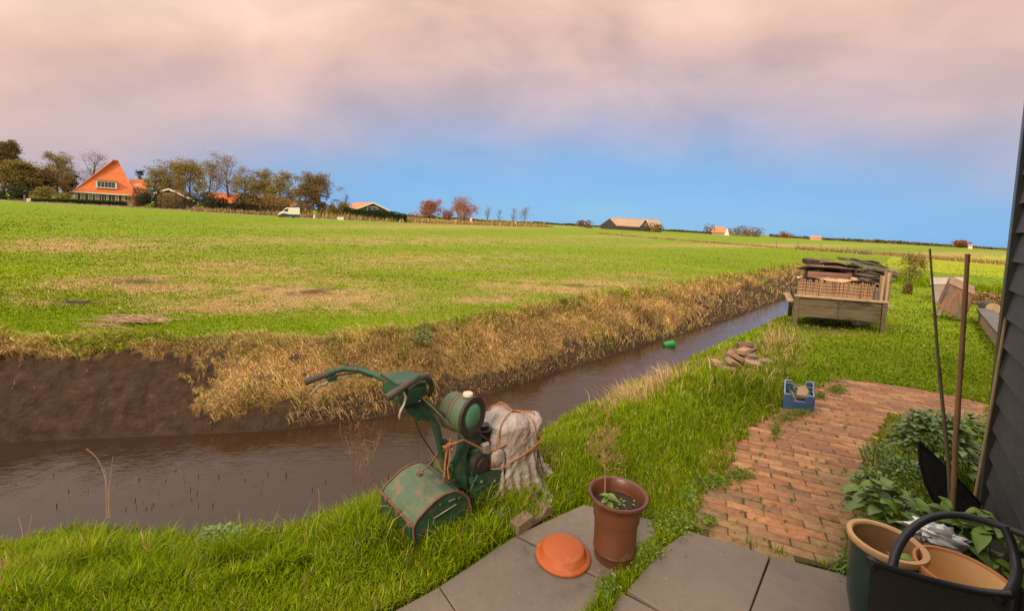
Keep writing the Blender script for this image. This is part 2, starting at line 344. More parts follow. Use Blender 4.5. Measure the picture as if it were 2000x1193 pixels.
# ------------------------------------------------------------------ patio, brick path, road
slabm = M('slate_slab', (.145, .105, .078), (.205, .155, .115), 3.5, .55, bump=.12, bscale=60, c3=(.105, .085, .068), t3=(.46, .66), s3=1.7, spec=.35)
t = slabm.node_tree; tcn = NN(t, 'ShaderNodeTexCoord'); b = t.nodes['Principled BSDF']; src = b.inputs['Base Color'].links[0].from_socket
sp = mixc(ramp(t, [(.70, (0, 0, 0)), (.74, (1, 1, 1))], nz_(26, 4)).outputs[0], src, (.34, .30, .25)); sp = mixc(ramp(t, [(.64, (0, 0, 0)), (.72, (.7, .7, .7))], nz_(7, 9)).outputs[0], sp, (.06, .055, .03)); t.links.new(sp, b.inputs['Base Color'])
SL = [[(700, 1230), (857, 1146), (886, 1190), (960, 1300), (560, 1300)],
      [(860, 1144), (1006, 1047), (1191, 1141), (1150, 1200), (1095, 1300), (966, 1300), (891, 1190)],
      [(1010, 1043), (1140, 985), (1272, 1014), (1283, 1050), (1196, 1138)],
      [(1226, 1150), (1297, 1068), (1345, 1036), (1503, 1083), (1459, 1200), (1420, 1300), (1400, 1262), (1290, 1190)],
      [(1508, 1085), (1700, 1135), (1850, 1182), (2100, 1300), (1425, 1300), (1464, 1200)],
      [(1214, 1156), (1284, 1193), (1396, 1266), (1416, 1302), (1120, 1310)],
      [(560, 1310), (1110, 1310), (1000, 1900), (0, 1900)], [(1118, 1316), (2200, 1310), (2600, 1900), (1005, 1900)]]
mb = MB()
for q in SL:
    w = PP(q, .02); cc = w.mean(0); w = [cc+(k-cc)*(1+.002/np.linalg.norm(k-cc)) for k in w]
    mb.prism([(*k, -.02) for k in w], (0, 0, .04))
pat = mb.build('patio', slabm, bevel=.004); tag(pat, kind='structure')
bu = np.array([.92, -.392]); bv = np.array([.392, .92]); bo = P(1345, 1033)[:2]
brv = []; brf = []; brc = []
br_cols = np.array([(.36, .155, .065), (.41, .18, .075), (.33, .14, .06), (.43, .215, .09), (.29, .14, .07), (.40, .22, .10)])
for r_ in range(-10, 75):
    for c_ in range(-16, 24):
        ce = bo+bu*((c_+.5*(r_ % 2))*.208+random.uniform(-.004, .004))+bv*(r_*.073)
        tst = np.array([ce, ce+bu*.07, ce-bu*.07])
        if not inpoly(tst[:, 0], tst[:, 1], BRICKP).any() or inpoly(tst[:, 0], tst[:, 1], PATIO).all(): continue
        L_, W_ = .2045+random.uniform(-.004, .001), .0695+random.uniform(-.003, .002)
        th = random.gauss(0, .012); e1 = bu*math.cos(th)+bv*math.sin(th); e2 = -bu*math.sin(th)+bv*math.cos(th)
        z = .013+random.gauss(0, .0012); tx, ty = random.gauss(0, .006), random.gauss(0, .010)
        n0 = len(brv); bev = .004
        jit = [random.uniform(-.003, .003) for _ in range(8)]
        for kk, (zz, sh) in enumerate(((-.05, 0), (-bev, 0), (0, bev))):
            for q, (s1, s2) in enumerate(((-1, -1), (1, -1), (1, 1), (-1, 1))):
                u_ = s1*(L_/2-sh)+jit[q]; v_ = s2*(W_/2-sh)+jit[q+4]
                p_ = ce+e1*u_+e2*v_; brv.append((p_[0], p_[1], z+zz+tx*u_+ty*v_))
        for k in (0, 4):
            for q in range(4): brf.append((n0+k+q, n0+k+(q+1) % 4, n0+k+4+(q+1) % 4, n0+k+4+q))
        brf.append((n0+8, n0+9, n0+10, n0+11))
        depth = ce[1]
        cb = br_cols[random.randrange(5)]*random.uniform(.78, 1.15)
        moss = fbm(np.array([ce[0]*1.6]), np.array([ce[1]*1.6]), 77)[0]+.10*(2.9-depth)
        if moss > .58: cb = cb*.5+np.array((.22, .17, .07))*.5*random.uniform(.7, 1.2)
        brc += [cb]*12
brm = bpy.data.materials.new('paving_brick'); brm.use_nodes = True; t = brm.node_tree; b = t.nodes['Principled BSDF']; b.inputs['Roughness'].default_value = .8
tcn = NN(t, 'ShaderNodeTexCoord'); a_ = NN(t, 'ShaderNodeAttribute', attribute_name='Col')
mlt = NN(t, 'ShaderNodeMixRGB', blend_type='MULTIPLY', _Fac=1.); t.links.new(a_.outputs['Color'], mlt.inputs[1]); t.links.new(ramp(t, [(.3, (.62, .6, .55)), (.7, (1.2, 1.15, 1.1))], nz_(35, 8)).outputs[0], mlt.inputs[2]); t.links.new(mlt.outputs[0], b.inputs['Base Color'])
bp = NN(t, 'ShaderNodeBump', _Strength=.35, _Distance=.01); t.links.new(nz_(90, 8), bp.inputs['Height']); t.links.new(bp.outputs[0], b.inputs['Normal'])
tag(npmesh('brick_path', np.array(brv), np.array(brf), brm, col=np.array(brc)), kind='structure')
# sand and moss bed in the joints
joint = M('joint_sand', (.075, .05, .03), (.06, .065, .02), 25, .95, bump=.6)
mb = MB(); mb.add([(*q, .008) for q in BRICKP], [tuple(range(len(BRICKP)))])
tag(mb.build('path_bed', joint), kind='structure')
roadm = M('road_surface', (.30, .26, .22), (.36, .32, .27), .5, .9, bump=0)
rx = [-400, 0, 100, 200, 330, 460, 560, 660, 760, 880, 1000, 1100, 1200]; rD = [70, 74, 78, 82, 82, 79, 78, 80, 88, 106, 135, 185, 300]
def roadpts(o_): return chaikin(np.array([((x_-1000)/FPX*(D_+o_), D_+o_) for x_, D_ in zip(rx, rD)]), 2)
r1, r2 = roadpts(0), roadpts(3.4); mb = MB(); n = len(r1)
mb.add([(*q, .03) for q in r1]+[(*q, .03) for q in r2], [(k, k+1, n+k+1, n+k) for k in range(n-1)]); tag(mb.build('road', roadm), kind='structure')
# ------------------------------------------------------------------ grass
def mkblades(name, X, Y, Z, h, w, az, bend, col, mat, tipcol=None, label=None, kind='stuff', parent=None, cat=None):
    n = len(X)
    if n == 0: return None
    ca, sa = np.cos(az), np.sin(az)
    th = az+np.pi/2+rng.normal(0, .9, n); wx, wy = np.cos(th)*w/2, np.sin(th)*w/2
    V = np.zeros((n, 5, 3)); b = np.clip(bend, 0, 1.6)
    V[:, 0] = np.stack([X-wx, Y-wy, Z-.01], 1); V[:, 1] = np.stack([X+wx, Y+wy, Z-.01], 1)
    m1 = .55*h; d1 = m1*np.sin(b*.45); z1 = m1*np.cos(b*.45)
    V[:, 2] = np.stack([X+ca*d1-wx*.8, Y+sa*d1-wy*.8, Z+z1], 1); V[:, 3] = np.stack([X+ca*d1+wx*.8, Y+sa*d1+wy*.8, Z+z1], 1)
    d2 = d1+.45*h*np.sin(b*1.3); z2 = z1+.45*h*np.cos(b*1.3)
    V[:, 4] = np.stack([X+ca*d2, Y+sa*d2, Z+z2], 1)
    I = (np.arange(n)*5)[:, None]
    F = np.concatenate([I+[0, 1, 3], I+[0, 3, 2], I+[2, 3, 4]])
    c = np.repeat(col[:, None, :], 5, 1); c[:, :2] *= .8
    if tipcol is not None: c[:, 4] = tipcol
    o = npmesh(name, V.reshape(-1, 3), F, mat, parent=parent, col=c.reshape(-1, 3))
    return tag(o, label, cat, kind=kind)
def pick(n, cols, p):
    cols = np.array(cols); k = rng.choice(len(cols), n, p=np.array(p)/sum(p)); return cols[k]*rng.uniform(.82, 1.18, (n, 1))
def scat(n, x0, x1, y0, y1, z=0.):
    px = rng.uniform(x0, x1, n); py = rng.uniform(y0, y1, n)
    ok = py > hz(px)+12; px, py = px[ok], py[ok]
    d = Fv[None]+((px-1000)/FPX)[:, None]*Rv+((PPY-py)/FPX)[:, None]*Uv
    q = Cam+d*((z-EYE)/d[:, 2])[:, None]
    return q[:, 0], q[:, 1], px, py
GRN = [(.12, .185, .001), (.175, .25, .001), (.25, .32, .002), (.35, .38, .006), (.065, .11, .001)]
DRY = [(.46, .27, .10), (.62, .40, .18), (.32, .17, .07), (.26, .22, .04), (.70, .49, .26)]
GAP = PP([(1272, 1012), (1345, 1034), (1300, 1066), (1228, 1152), (1213, 1158), (1130, 1310), (1090, 1310), (1152, 1198), (1194, 1140), (1284, 1050)])
def clearhard(x, y, m=0.): 
    r = ~((inpoly(x, y, PATIO) & ~inpoly(x, y, GAP)) | (inpoly(x, y, BRICKP) & (dpoly(x, y, BRICKP) > .10*fbm(x*5, y*5, 88)-.03)))
    if m: r &= (dpoly(x, y, BRICKP) > m)
    return r
# near lawn (this side of the ditch)
x, y, px, py = scat(480000, -250, 2150, 515, 1330)
far = inpoly(x, y, FARB) | inpoly(x, y, WATER)
ok = clearhard(x, y) & ~far & inpoly(x, y, NEARP)
x, y, px, py = x[ok], y[ok], px[ok], py[ok]; dist = np.hypot(x, y); z = height(x, y)
clump = fbm(x*5, y*5, 41); big = fbm(x*1.2, y*1.2, 43)
bnk = inpoly(x, y, BANK)
h = .028+.05*clump+.03*big
tall = pxblob(x, y, [(880, 1030, 170, 75, 1.), (990, 990, 80, 40, .8), (240, 1090, 110, 30, .8), (480, 1085, 80, 28, .8), (60, 1110, 60, 20, .4), (650, 1050, 50, 20, .5), (1490, 755, 90, 35, 1.2), (1540, 780, 45, 30, .8), (900, 1110, 90, 30, .5), (1700, 1100, 20, 25, .6)])
h = h+np.where(bnk, .05, 0)*sst(.35, .65, clump)+.20*tall*sst(.25, .6, clump)*rng.uniform(.4, 1.1, len(x))
h *= np.where(px > 1560, .6, 1)
h *= rng.uniform(.5, 1.3, len(x))
w = np.maximum(.0045, dist*.0016)*rng.uniform(.8, 1.4, len(x))
col = pick(len(x), GRN, [3, 5, 5, 1.6, 2]); tone = (.55+.95*fbm(x*.9, y*.9, 51))[:, None]; col = col*tone
yl = sst(.52, .68, fbm(x*1.7, y*1.7, 57))[:, None]*.45; col = col*(1-yl)+np.array((.30, .33, .015))*yl
dr = rng.uniform(0, 1, len(x)) < (.05+.6*pxblob(x, y, [(1330, 700, 110, 25, 1.), (1060, 905, 60, 20, .5), (1480, 700, 100, 30, .75), (0, 1060, 60, 22, .9), (1560, 700, 60, 30, .4), (1290, 770, 40, 12, .6)]))
col[dr] = pick(dr.sum(), DRY, [3, 3, 1, 2, 1])
thin = rng.uniform(0, 1, len(x)) < np.clip(1.25-.9*pxblob(x, y, [(1640, 640, 90, 12, 1.)]), 0, 1)
s = thin
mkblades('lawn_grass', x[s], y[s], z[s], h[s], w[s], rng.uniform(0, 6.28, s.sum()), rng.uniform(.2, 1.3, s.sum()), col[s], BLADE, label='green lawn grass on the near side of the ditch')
# long coarse blades (round the mower, brick heap and bank lip)
x, y, px, py = scat(60000, -100, 1640, 640, 1200)
tall = pxblob(x, y, [(860, 1060, 90, 35, .55), (960, 1000, 80, 40, 1.), (720, 1040, 60, 40, .6), (850, 1100, 90, 24, .7), (300, 1035, 110, 22, .9), (1480, 765, 90, 25, 1.), (1540, 705, 35, 35, 1.2), (1540, 780, 30, 35, .8), (560, 1040, 90, 20, .4), (1380, 720, 60, 25, .6)])
ok = clearhard(x, y, .02) & (rng.uniform(0, 1, len(x)) < tall*.42) & ~inpoly(x, y, WATER) & ~inpoly(x, y, FARB)
x, y, px, py = x[ok], y[ok], px[ok], py[ok]; n = len(x)
col = pick(n, GRN, [3, 5, 5, 2, 3]); dr = rng.uniform(0, 1, n) < np.where(px > 1250, .5, .14); col[dr] = pick(dr.sum(), DRY, [2, 3, 1, 2, 2])
hh = rng.uniform(.12, .3, n)*np.where((px > 780) & (px < 930) & (py > 1050), .8, 1)
mkblades('long_grass', x, y, height(x, y), hh, np.maximum(.005, np.hypot(x, y)*.0015)*rng.uniform(.8, 1.5, n), rng.normal(.3, 1.4, n), rng.uniform(.4, 1.5, n), col, BLADE, label='tall coarse grass growing round the mower and brick heap')
# meadow beyond the ditch and field to the right
x, y, px, py = scat(330000, -300, 2300, 388, 720)
ok = ~inpoly(x, y, BANK) & (px > -1e4) & (y > 3) & (y < 120)
ok &= ~inpoly(x, y, NEARP); x, y, px, py = x[ok], y[ok], px[ok], py[ok]; n = len(x); d = np.hypot(x, y)
dm = drymask(x, y); sm = np.clip(pxblob(x, y, DRT)*1.6*sst(.42, .62, fbm(x*3, y*3, 31)), 0, 1)
cl = fbm(x*1.5, y*1.5, 61)
h = (.018+.042*cl)*rng.uniform(.5, 1.3, n)*np.clip(d/12, .7, 1.1)*(1-.5*sm)*np.clip(1-(d-40)/80, .15, 1)
w = np.maximum(.006, d*.0014)*rng.uniform(.8, 1.6, n)
col = pick(n, GRN, [1.5, 6, 6, 2, .4])*(.45+1.1*fbm(x*.25, y*.6, 63))[:, None]
isd = rng.uniform(0, 1, n) < dm*.95+.015+.14*sst(.55, .7, fbm(x*.8, y*2.0, 67))
col[isd] = pick(isd.sum(), DRY, [3, 4, 1.2, 2, 2])*np.array((.95, 1.0, .95))
keep = rng.uniform(0, 1, n) > sm*.8
inf = inpoly(x, y, fld); col[inf] = col[inf]*.3+np.array((.34, .36, .012))*.7*rng.uniform(.8, 1.15, (inf.sum(), 1))
k = keep
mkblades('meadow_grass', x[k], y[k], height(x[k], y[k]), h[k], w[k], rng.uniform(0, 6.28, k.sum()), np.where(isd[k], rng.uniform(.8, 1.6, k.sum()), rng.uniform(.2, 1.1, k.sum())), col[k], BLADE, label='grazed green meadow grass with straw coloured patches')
# far bank: withered grass hanging over the dug edge
x, y, _a, _b = scat(700000, -250, 1640, 500, 900, -.3)
fb = inpoly(x, y, FARB) | ((dpoly(x, y, FT, False) < .16))
x, y = x[fb], y[fb]; fb = ~inpoly(x, y, WATER); x, y = x[fb], y[fb]
def bankset(x, y, n_rep):
    x = np.repeat(x, n_rep)+rng.normal(0, .02, len(x)*n_rep); y = np.repeat(y, n_rep)+rng.normal(0, .02, len(y)*n_rep)
    so_ = soilmask(x, y); k = rng.uniform(0, 1, len(x)) > so_*np.where(y > 9, .75, np.where(x < -2.3, 1., .80))
    k &= ~inpoly(x, y, WATER)
    return x[k], y[k]
x, y = bankset(x, y, 1); d = np.hypot(x, y)
n = len(x); z = height(x, y); dft = dpoly(x, y, FT, False); cl = fbm(x*2.5, y*2.5, 71)
# fall line points away from the meadow
tgt = resamp(FT, 200); tw = resamp(FW, 200)
dir_ = tw-tgt; kk = np.argmin((x[:, None]-tgt[None, ::8, 0])**2+(y[:, None]-tgt[None, ::8, 1])**2, 1)*8
azd = np.arctan2(dir_[kk, 1], dir_[kk, 0])+rng.normal(0, .75, n)
h = (.06+.15*sst(.3, .7, cl))*rng.uniform(.4, 1.4, n)*np.clip(d/7, .75, 1.6)
w = np.maximum(.0045, d*.0010)*rng.uniform(.7, 1.5, n)
topg = sst(.45, .0, dft/(.5+.08*d))*.55
col = pick(n, DRY, [3, 5, 1.5, 1.5, 3])*np.array((1.08, 1.06, 1.0)); gb = rng.uniform(0, 1, n) < topg*.55+.10+.4*sst(.52, .7, fbm(x*1.1, y*1.1, 73)); col[gb] = pick(gb.sum(), GRN, [2, 3, 4, 4, 1])
col *= (.5+1.2*fbm(x*2.6, y*2.6, 75))[:, None]
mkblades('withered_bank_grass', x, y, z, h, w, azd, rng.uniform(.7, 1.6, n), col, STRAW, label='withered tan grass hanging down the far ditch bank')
# ------------------------------------------------------------------ far things: frames turned towards the view
class FR:
    def __init__(s, px, D, rot=0.):
        s.px, s.D = px, D; a = math.atan((px-1000)/FPX)-rot; s.a = a
        q = PD(px, hz(px), D); s.O = np.array([q[0], q[1], 0.]); s.ex = np.array([math.cos(a), -math.sin(a), 0]); s.ey = np.array([math.sin(a), math.cos(a), 0])
        s.kx = D*math.cos(math.atan((px-1000)/FPX))/FPX
    def u(s, px): t = (px-1000)/FPX; return (t*s.O[1]-s.O[0])/(s.ex[0]-t*s.ex[1])
    def z(s, px, y): return EYE-(y-hz(px))*(s.O[1]+s.ex[1]*s.u(px))/FPX
    def T(s, u, v, z): return s.O+s.ex*u+s.ey*v+np.array([0, 0, z])
    def q(s, px, y, v=0.): return s.T(s.u(px), v, s.z(px, y))
    def R(s): return np.stack([s.ex, s.ey, [0, 0, 1]], 1)
    def box(s, mb, u0, u1, v0, v1, z0, z1): return mb.box(s.T((u0+u1)/2, (v0+v1)/2, (z0+z1)/2), (u1-u0, v1-v0, z1-z0), s.R())
    def pbox(s, mb, x0, x1, y0, y1, v0, v1): 
        xm = (x0+x1)/2; return s.box(mb, s.u(x0), s.u(x1), v0, v1, s.z(xm, y1), s.z(xm, y0))
tile = M('orange_roof_tiles', (.62, .15, .035), (.48, .105, .028), 1.2, .8, bump=.3, bscale=6, c3=(.45, .10, .03), t3=(.6, .8), s3=2.)
tiled = M('weathered_roof_tiles', (.60, .22, .10), (.42, .15, .08), 1.5, .85, bump=.2)
wallm = M('pale_brick_wall', (.44, .30, .19), (.36, .24, .15), 3, .85, bump=.1)
woodcream = M('cream_painted_wood', (.80, .70, .55), (.72, .62, .48), 2, .6, bump=.05)
darkwall = M('tarred_board_wall', (.060, .045, .035), (.04, .03, .025), 3, .8, bump=.2, stretch=(8, 8, .5))
glassm = M('window_glass', (.03, .035, .04), (.05, .05, .05), 2, .12, bump=0, spec=.6)
def ridgeroof(fr, mb, u0, u1, v0, v1, ze, zr, along='v', th=.25, hip=0.):
    if along == 'v':
        um = (u0+u1)/2; A_ = [(u0, ze), (um, zr), (u1, ze)]
        for (ua, za), (ub, zb) in ((A_[0], A_[1]), (A_[1], A_[2])):
            mb.prism([fr.T(ua, v0, za), fr.T(ub, v0, zb), fr.T(ub, v1, zb), fr.T(ua, v1, za)], (0, 0, th))
    else:
        vm = (v0+v1)/2
        for va, vb, za, zb in ((v0, vm, ze, zr), (vm, v1, zr, ze)):
            h0 = hip if za == zr else 0; h1 = hip if zb == zr else 0
            mb.prism([fr.T(u0+h0, va, za), fr.T(u1-h0, va, za), fr.T(u1-h1, vb, zb), fr.T(u0+h1, vb, zb)], (0, 0, th))
        if hip: 
            for uu, s_ in ((u0, 1), (u1, -1)): mb.prism([fr.T(uu, v0, ze), fr.T(uu+s_*hip, vm, zr), fr.T(uu, v1, ze)], (0, 0, th))
def window(fr, par, x0, x1, y0, y1, v, nx=2, fw=.10):
    m_ = MB(); xm = (x0+x1)/2; u0, u1, z0, z1 = fr.u(x0), fr.u(x1), fr.z(xm, y1), fr.z(xm, y0)
    fr.box(m_, u0, u0+fw, v-.08, v, z0, z1); fr.box(m_, u1-fw, u1, v-.08, v, z0, z1); fr.box(m_, u0+fw, u1-fw, v-.08, v, z1-fw, z1); fr.box(m_, u0+fw, u1-fw, v-.1, v, z0, z0+fw)
    for k in range(1, nx): uu = u0+(u1-u0)*k/nx; fr.box(m_, uu-fw/3, uu+fw/3, v-.07, v, z0+fw, z1-fw)
    w_ = m_.build('window', woodcream, par); g = MB(); fr.box(g, u0+fw, u1-fw, v-.03, v-.01, z0+fw, z1-fw); g.build('pane', glassm, w_)
# pyramid farmhouse
f = FR(201, 112)
h_ = thing('farmhouse', f.T(0, 5, 0), 'farmhouse with a steep bright orange pyramid roof behind a clipped hedge', 'farmhouse')
m = MB(); f.box(m, f.u(144), f.u(259), 0, 10.5, 0, 2.9); m.build('wall', wallm, h_)
m = MB(); u0, u1, ze = f.u(139), f.u(262), 2.65; r0, r1, zr = f.u(218), f.u(227), f.z(222, 312)
a, b_, c, d_ = f.T(u0, -.5, ze), f.T(u1, -.5, ze), f.T(u1, 11, ze), f.T(u0, 11, ze); e, g = f.T(r0, 4.6, zr), f.T(r1, 6, zr)
m.add([a, b_, c, d_, e, g], [(0, 1, 5, 4), (1, 2, 5), (2, 3, 4, 5), (3, 0, 4), (3, 2, 1, 0)]); rf = m.build('roof', tile, h_)
m = MB(); m.tube([a, e], .12, 5); m.tube([e, g], .2, 6); m.tube([b_, g], .12, 5); m.build('ridge_tiles', tiled, rf)
m = MB(); f.box(m, u0, u1, -.62, -.5, ze-.25, ze+.02); m.build('gutter', woodcream, h_)
m = MB(); f.box(m, f.u(184), f.u(225), -.02, 4, f.z(204, 368), f.z(204, 353)); dm_ = m.build('dormer', woodcream, h_)
m = MB(); f.box(m, f.u(183), f.u(226), -.3, 4.2, f.z(204, 353.2), f.z(204, 352)); m.build('dormer_roof', tiled, dm_)
for x0 in (187.3, 194.5, 201.6, 208.5, 215.4): m = MB(); f.box(m, f.u(x0), f.u(x0+6), -.05, -.022, f.z(204, 366), f.z(204, 356)); m.build('pane', glassm, dm_)
for x0, x1, y0, nx in ((147.5, 155.5, 376, 1), (162.5, 170.5, 376.5, 1), (177, 184, 380, 1), (190, 206, 378, 3), (208, 223, 378.5, 2), (228, 236, 380, 1), (240.5, 253, 380.5, 2)): window(f, h_, x0, x1, y0, 393, -.002, nx)
# side wing
m = MB(); f.box(m, f.u(259.2), f.u(284), 2, 9, 0, f.z(270, 366)); m.build('annex_wall', wallm, h_)
m = MB(); ridgeroof(f, m, f.u(252), f.u(288), 1.4, 9.6, f.z(270, 369), f.z(270, 351), 'u', .2); m.build('annex_roof', tile, h_)
m = MB(); f.box(m, f.u(259), f.u(276), 1.2, 1.6, f.z(268, 362), f.z(268, 360)); m.build('annex_eave', woodcream, h_)
m = MB(); f.box(m, f.u(205), f.u(209), 9.5, 10.2, 5, f.z(207, 340)); m.build('chimney', tiled, rf)
window(f, h_, 262, 272, 381, 393, 1.99, 2)
def gable(name, label, px, D, x0, x1, xr, ye, yr, depth, wall, roof, cat, trim=True, zlen=None, rot=0., win=None, split=.5):
    f = FR(px, D, rot); o = thing(name, f.T(0, depth/2, 0), label, cat); u0, u1, um = f.u(x0), f.u(x1), f.u(xr); xm = (x0+x1)/2
    z0 = f.z(x0, ye[0]); z1 = f.z(x1, ye[1]); zr = f.z(xr, yr); k = .06*(u1-u0)
    m = MB(); m.prism([f.T(u0+k, 0, 0), f.T(u1-k, 0, 0), f.T(u1-k, 0, z1-.0), f.T(um, 0, zr-.15), f.T(u0+k, 0, z0)], f.ey*depth); m.build('wall', wall, o)
    m = MB()
    for ua, za, ub, zb in ((u0, z0, um, zr), (um, zr, u1, z1)): m.prism([f.T(ua, -.4, za), f.T(ub, -.4, zb), f.T(ub, depth+.4, zb), f.T(ua, depth+.4, za)], (0, 0, .18))
    r = m.build('roof', roof, o)
    if trim:
        m = MB()
        for ua, za, ub, zb in ((u0, z0, um, zr), (um, zr, u1, z1)): m.prism([f.T(ua, -.5, za-.12), f.T(ub, -.5, zb-.12), f.T(ub, -.5, zb+.22), f.T(ua, -.5, za+.22)], f.ey*.08)
        m.build('barge_board', woodcream, r)
    if win: window(f, o, *win, -.002, 2, .08)
    return o, f
gable('barn', 'low dark barn with pale roof edge among the trees right of the farmhouse', 325, 100, 296, 378, 326, (379, 393), 370, 12, darkwall, tile, 'barn', rot=-.1)
f = FR(470, 104); h_ = thing('long_shed', f.T(0, 3, 0), 'long low shed with an orange tiled roof seen behind tree trunks', 'shed')
m = MB(); f.box(m, f.u(399), f.u(572), 0, 6, 0, f.z(480, 396)); m.build('wall', darkwall, h_)
m = MB(); ridgeroof(f, m, f.u(396), f.u(574), -.4, 6.4, f.z(420, 396), f.z(420, 378), 'u', .2, hip=.5); m.build('roof', tile, h_)
bw, f = gable('bungalow', 'bungalow gable with white roof edge rising over a dark green hedge', 718, 118, 682, 757, 724, (412.5, 412), 396.5, 16, M('brown_board', (.12, .08, .05), (.09, .06, .04), 3, .8), tiled, 'bungalow', rot=.28, win=(714, 734, 404, 411))
# weathered farm complex
f = FR(1232, 250); h_ = thing('farm_barn', f.T(0, 6, 0), 'long low barn with striped pale tiled roof on the horizon', 'barn')
m = MB(); f.box(m, f.u(1174), f.u(1290), 0, 12, 0, f.z(1232, 442)); m.build('wall', darkwall, h_)
m = MB(); ridgeroof(f, m, f.u(1188), f.u(1290), -.6, 12.6, f.z(1232, 443.5), f.z(1225, 427), 'u', .4, hip=1.5); rf = m.build('roof', M('striped_tiles', (.36, .21, .13), (.28, .16, .10), .6, .85, bump=0), h_)
m = MB()
for k in range(4): y_ = 430.5+k*3.3; t_ = (y_-427)/16.5; m.prism([f.T(f.u(1189), 6-6.6*t_-.2, f.z(1225, y_)), f.T(f.u(1286), 6-6.6*t_-.2, f.z(1225, y_)), f.T(f.u(1286), 6-6.6*t_-.5, f.z(1225, y_+1)), f.T(f.u(1189), 6-6.6*t_-.5, f.z(1225, y_+1))], (0, 0, .45))
m.build('roof_panel', M('pale_ridge', (.50, .35, .24), (.42, .29, .2), 1, .8, bump=0), rf)
m = MB(); m.prism([f.T(f.u(1171), -1.5, 0), f.T(f.u(1205), -1.5, 0), f.T(f.u(1204), -1.5, f.z(1200, 443)), f.T(f.u(1187), -1.5, f.z(1186, 427)), f.T(f.u(1171), -1.5, f.z(1171, 439))], f.ey*13); m.build('gable_wall', darkwall, h_)
gable('farm_cottage', 'dark gabled cottage with chimney in front of the long striped barn', 1255, 240, 1246, 1269, 1257, (443, 447), 428, 9, darkwall, M('slate_brown', (.20, .13, .10), (.15, .10, .08), 1, .8), 'cottage', win=(1254, 1260, 437, 441))
f = FR(1405, 330); h_ = thing('orange_cottage', f.T(0, 4, 0), 'tiny cottage with an orange roof beside bushes on the horizon', 'cottage')
m = MB(); f.box(m, f.u(1388), f.u(1420), 0, 8, 0, f.z(1404, 454)); m.build('wall', wallm, h_)
m = MB(); ridgeroof(f, m, f.u(1386), f.u(1417), -.6, 8.6, f.z(1403, 455), f.z(1403, 444), 'u', .5, hip=1.5); m.build('roof', tiled, h_)
m = MB(); m.prism([f.T(f.u(1412), -1, 0), f.T(f.u(1422), -1, 0), f.T(f.u(1417), -1, f.z(1417, 445))], f.ey*6); m.build('gable_wall', woodcream, h_)
f = FR(1590, 500); m = MB(); f.box(m, f.u(1580), f.u(1602), 0, 8, 0, f.z(1590, 465.5)); hh_ = thing('distant_house', f.T(0, 4, 0), 'pale distant house in the far tree line above the raised bed', 'house'); m.build('wall', woodcream, hh_)
m = MB(); ridgeroof(f, m, f.u(1578), f.u(1604), -1, 9, f.z(1590, 465.5), f.z(1590, 461), 'u', .4, hip=2); m.build('roof', tiled, hh_)
f = FR(1893, 420); m = MB(); f.box(m, f.u(1889), f.u(1897), 0, 6, 0, f.z(1893, 480)); hh_ = thing('distant_house', f.T(0, 3, 0), 'tiny white distant house right of the rust red tree', 'house'); m.build('wall', woodcream, hh_)
m = MB(); ridgeroof(f, m, f.u(1888), f.u(1898), -.5, 6.5, f.z(1893, 480), f.z(1893, 477), 'u', .3, hip=1); m.build('roof', tiled, hh_)
# ------------------------------------------------------------------ trees and shrubs
def leaves(pts, size, cols, asp=.7, up=0., kite=False):
    n = len(pts); d = rng.normal(0, 1, (n, 3)); d /= np.linalg.norm(d, axis=1)[:, None]; e = rng.normal(0, 1, (n, 3)); e[:, 2] += up; e = np.cross(d, e); e /= np.linalg.norm(e, axis=1)[:, None]+1e-9
    s = (np.broadcast_to(size, n)*rng.uniform(.6, 1.3, n))[:, None]/2
    V = np.stack([pts-d*s, pts+e*s*asp, pts+d*s, pts-e*s*asp], 1).reshape(-1, 3)
    return V, np.arange(n*4).reshape(-1, 4), np.repeat(cols, 4, 0)
PAL = {'brown': [(.20, .12, .05), (.27, .15, .06), (.15, .09, .04), (.23, .17, .05)], 'olive': [(.22, .17, .04), (.28, .21, .05), (.16, .12, .035), (.32, .20, .06)],
       'grey': [(.30, .20, .15), (.22, .14, .10), (.36, .24, .17)], 'rust': [(.32, .11, .05), (.25, .09, .04), (.38, .16, .08)], 'dark': [(.035, .045, .018), (.05, .05, .02), (.03, .03, .015)],
       'green': [(.07, .08, .015), (.10, .11, .02), (.05, .06, .012)], 'yellow': [(.32, .23, .04), (.24, .18, .04), (.18, .13, .035)], 'hedge': [(.035, .06, .015), (.05, .08, .02), (.025, .045, .012)]}
TREES = []
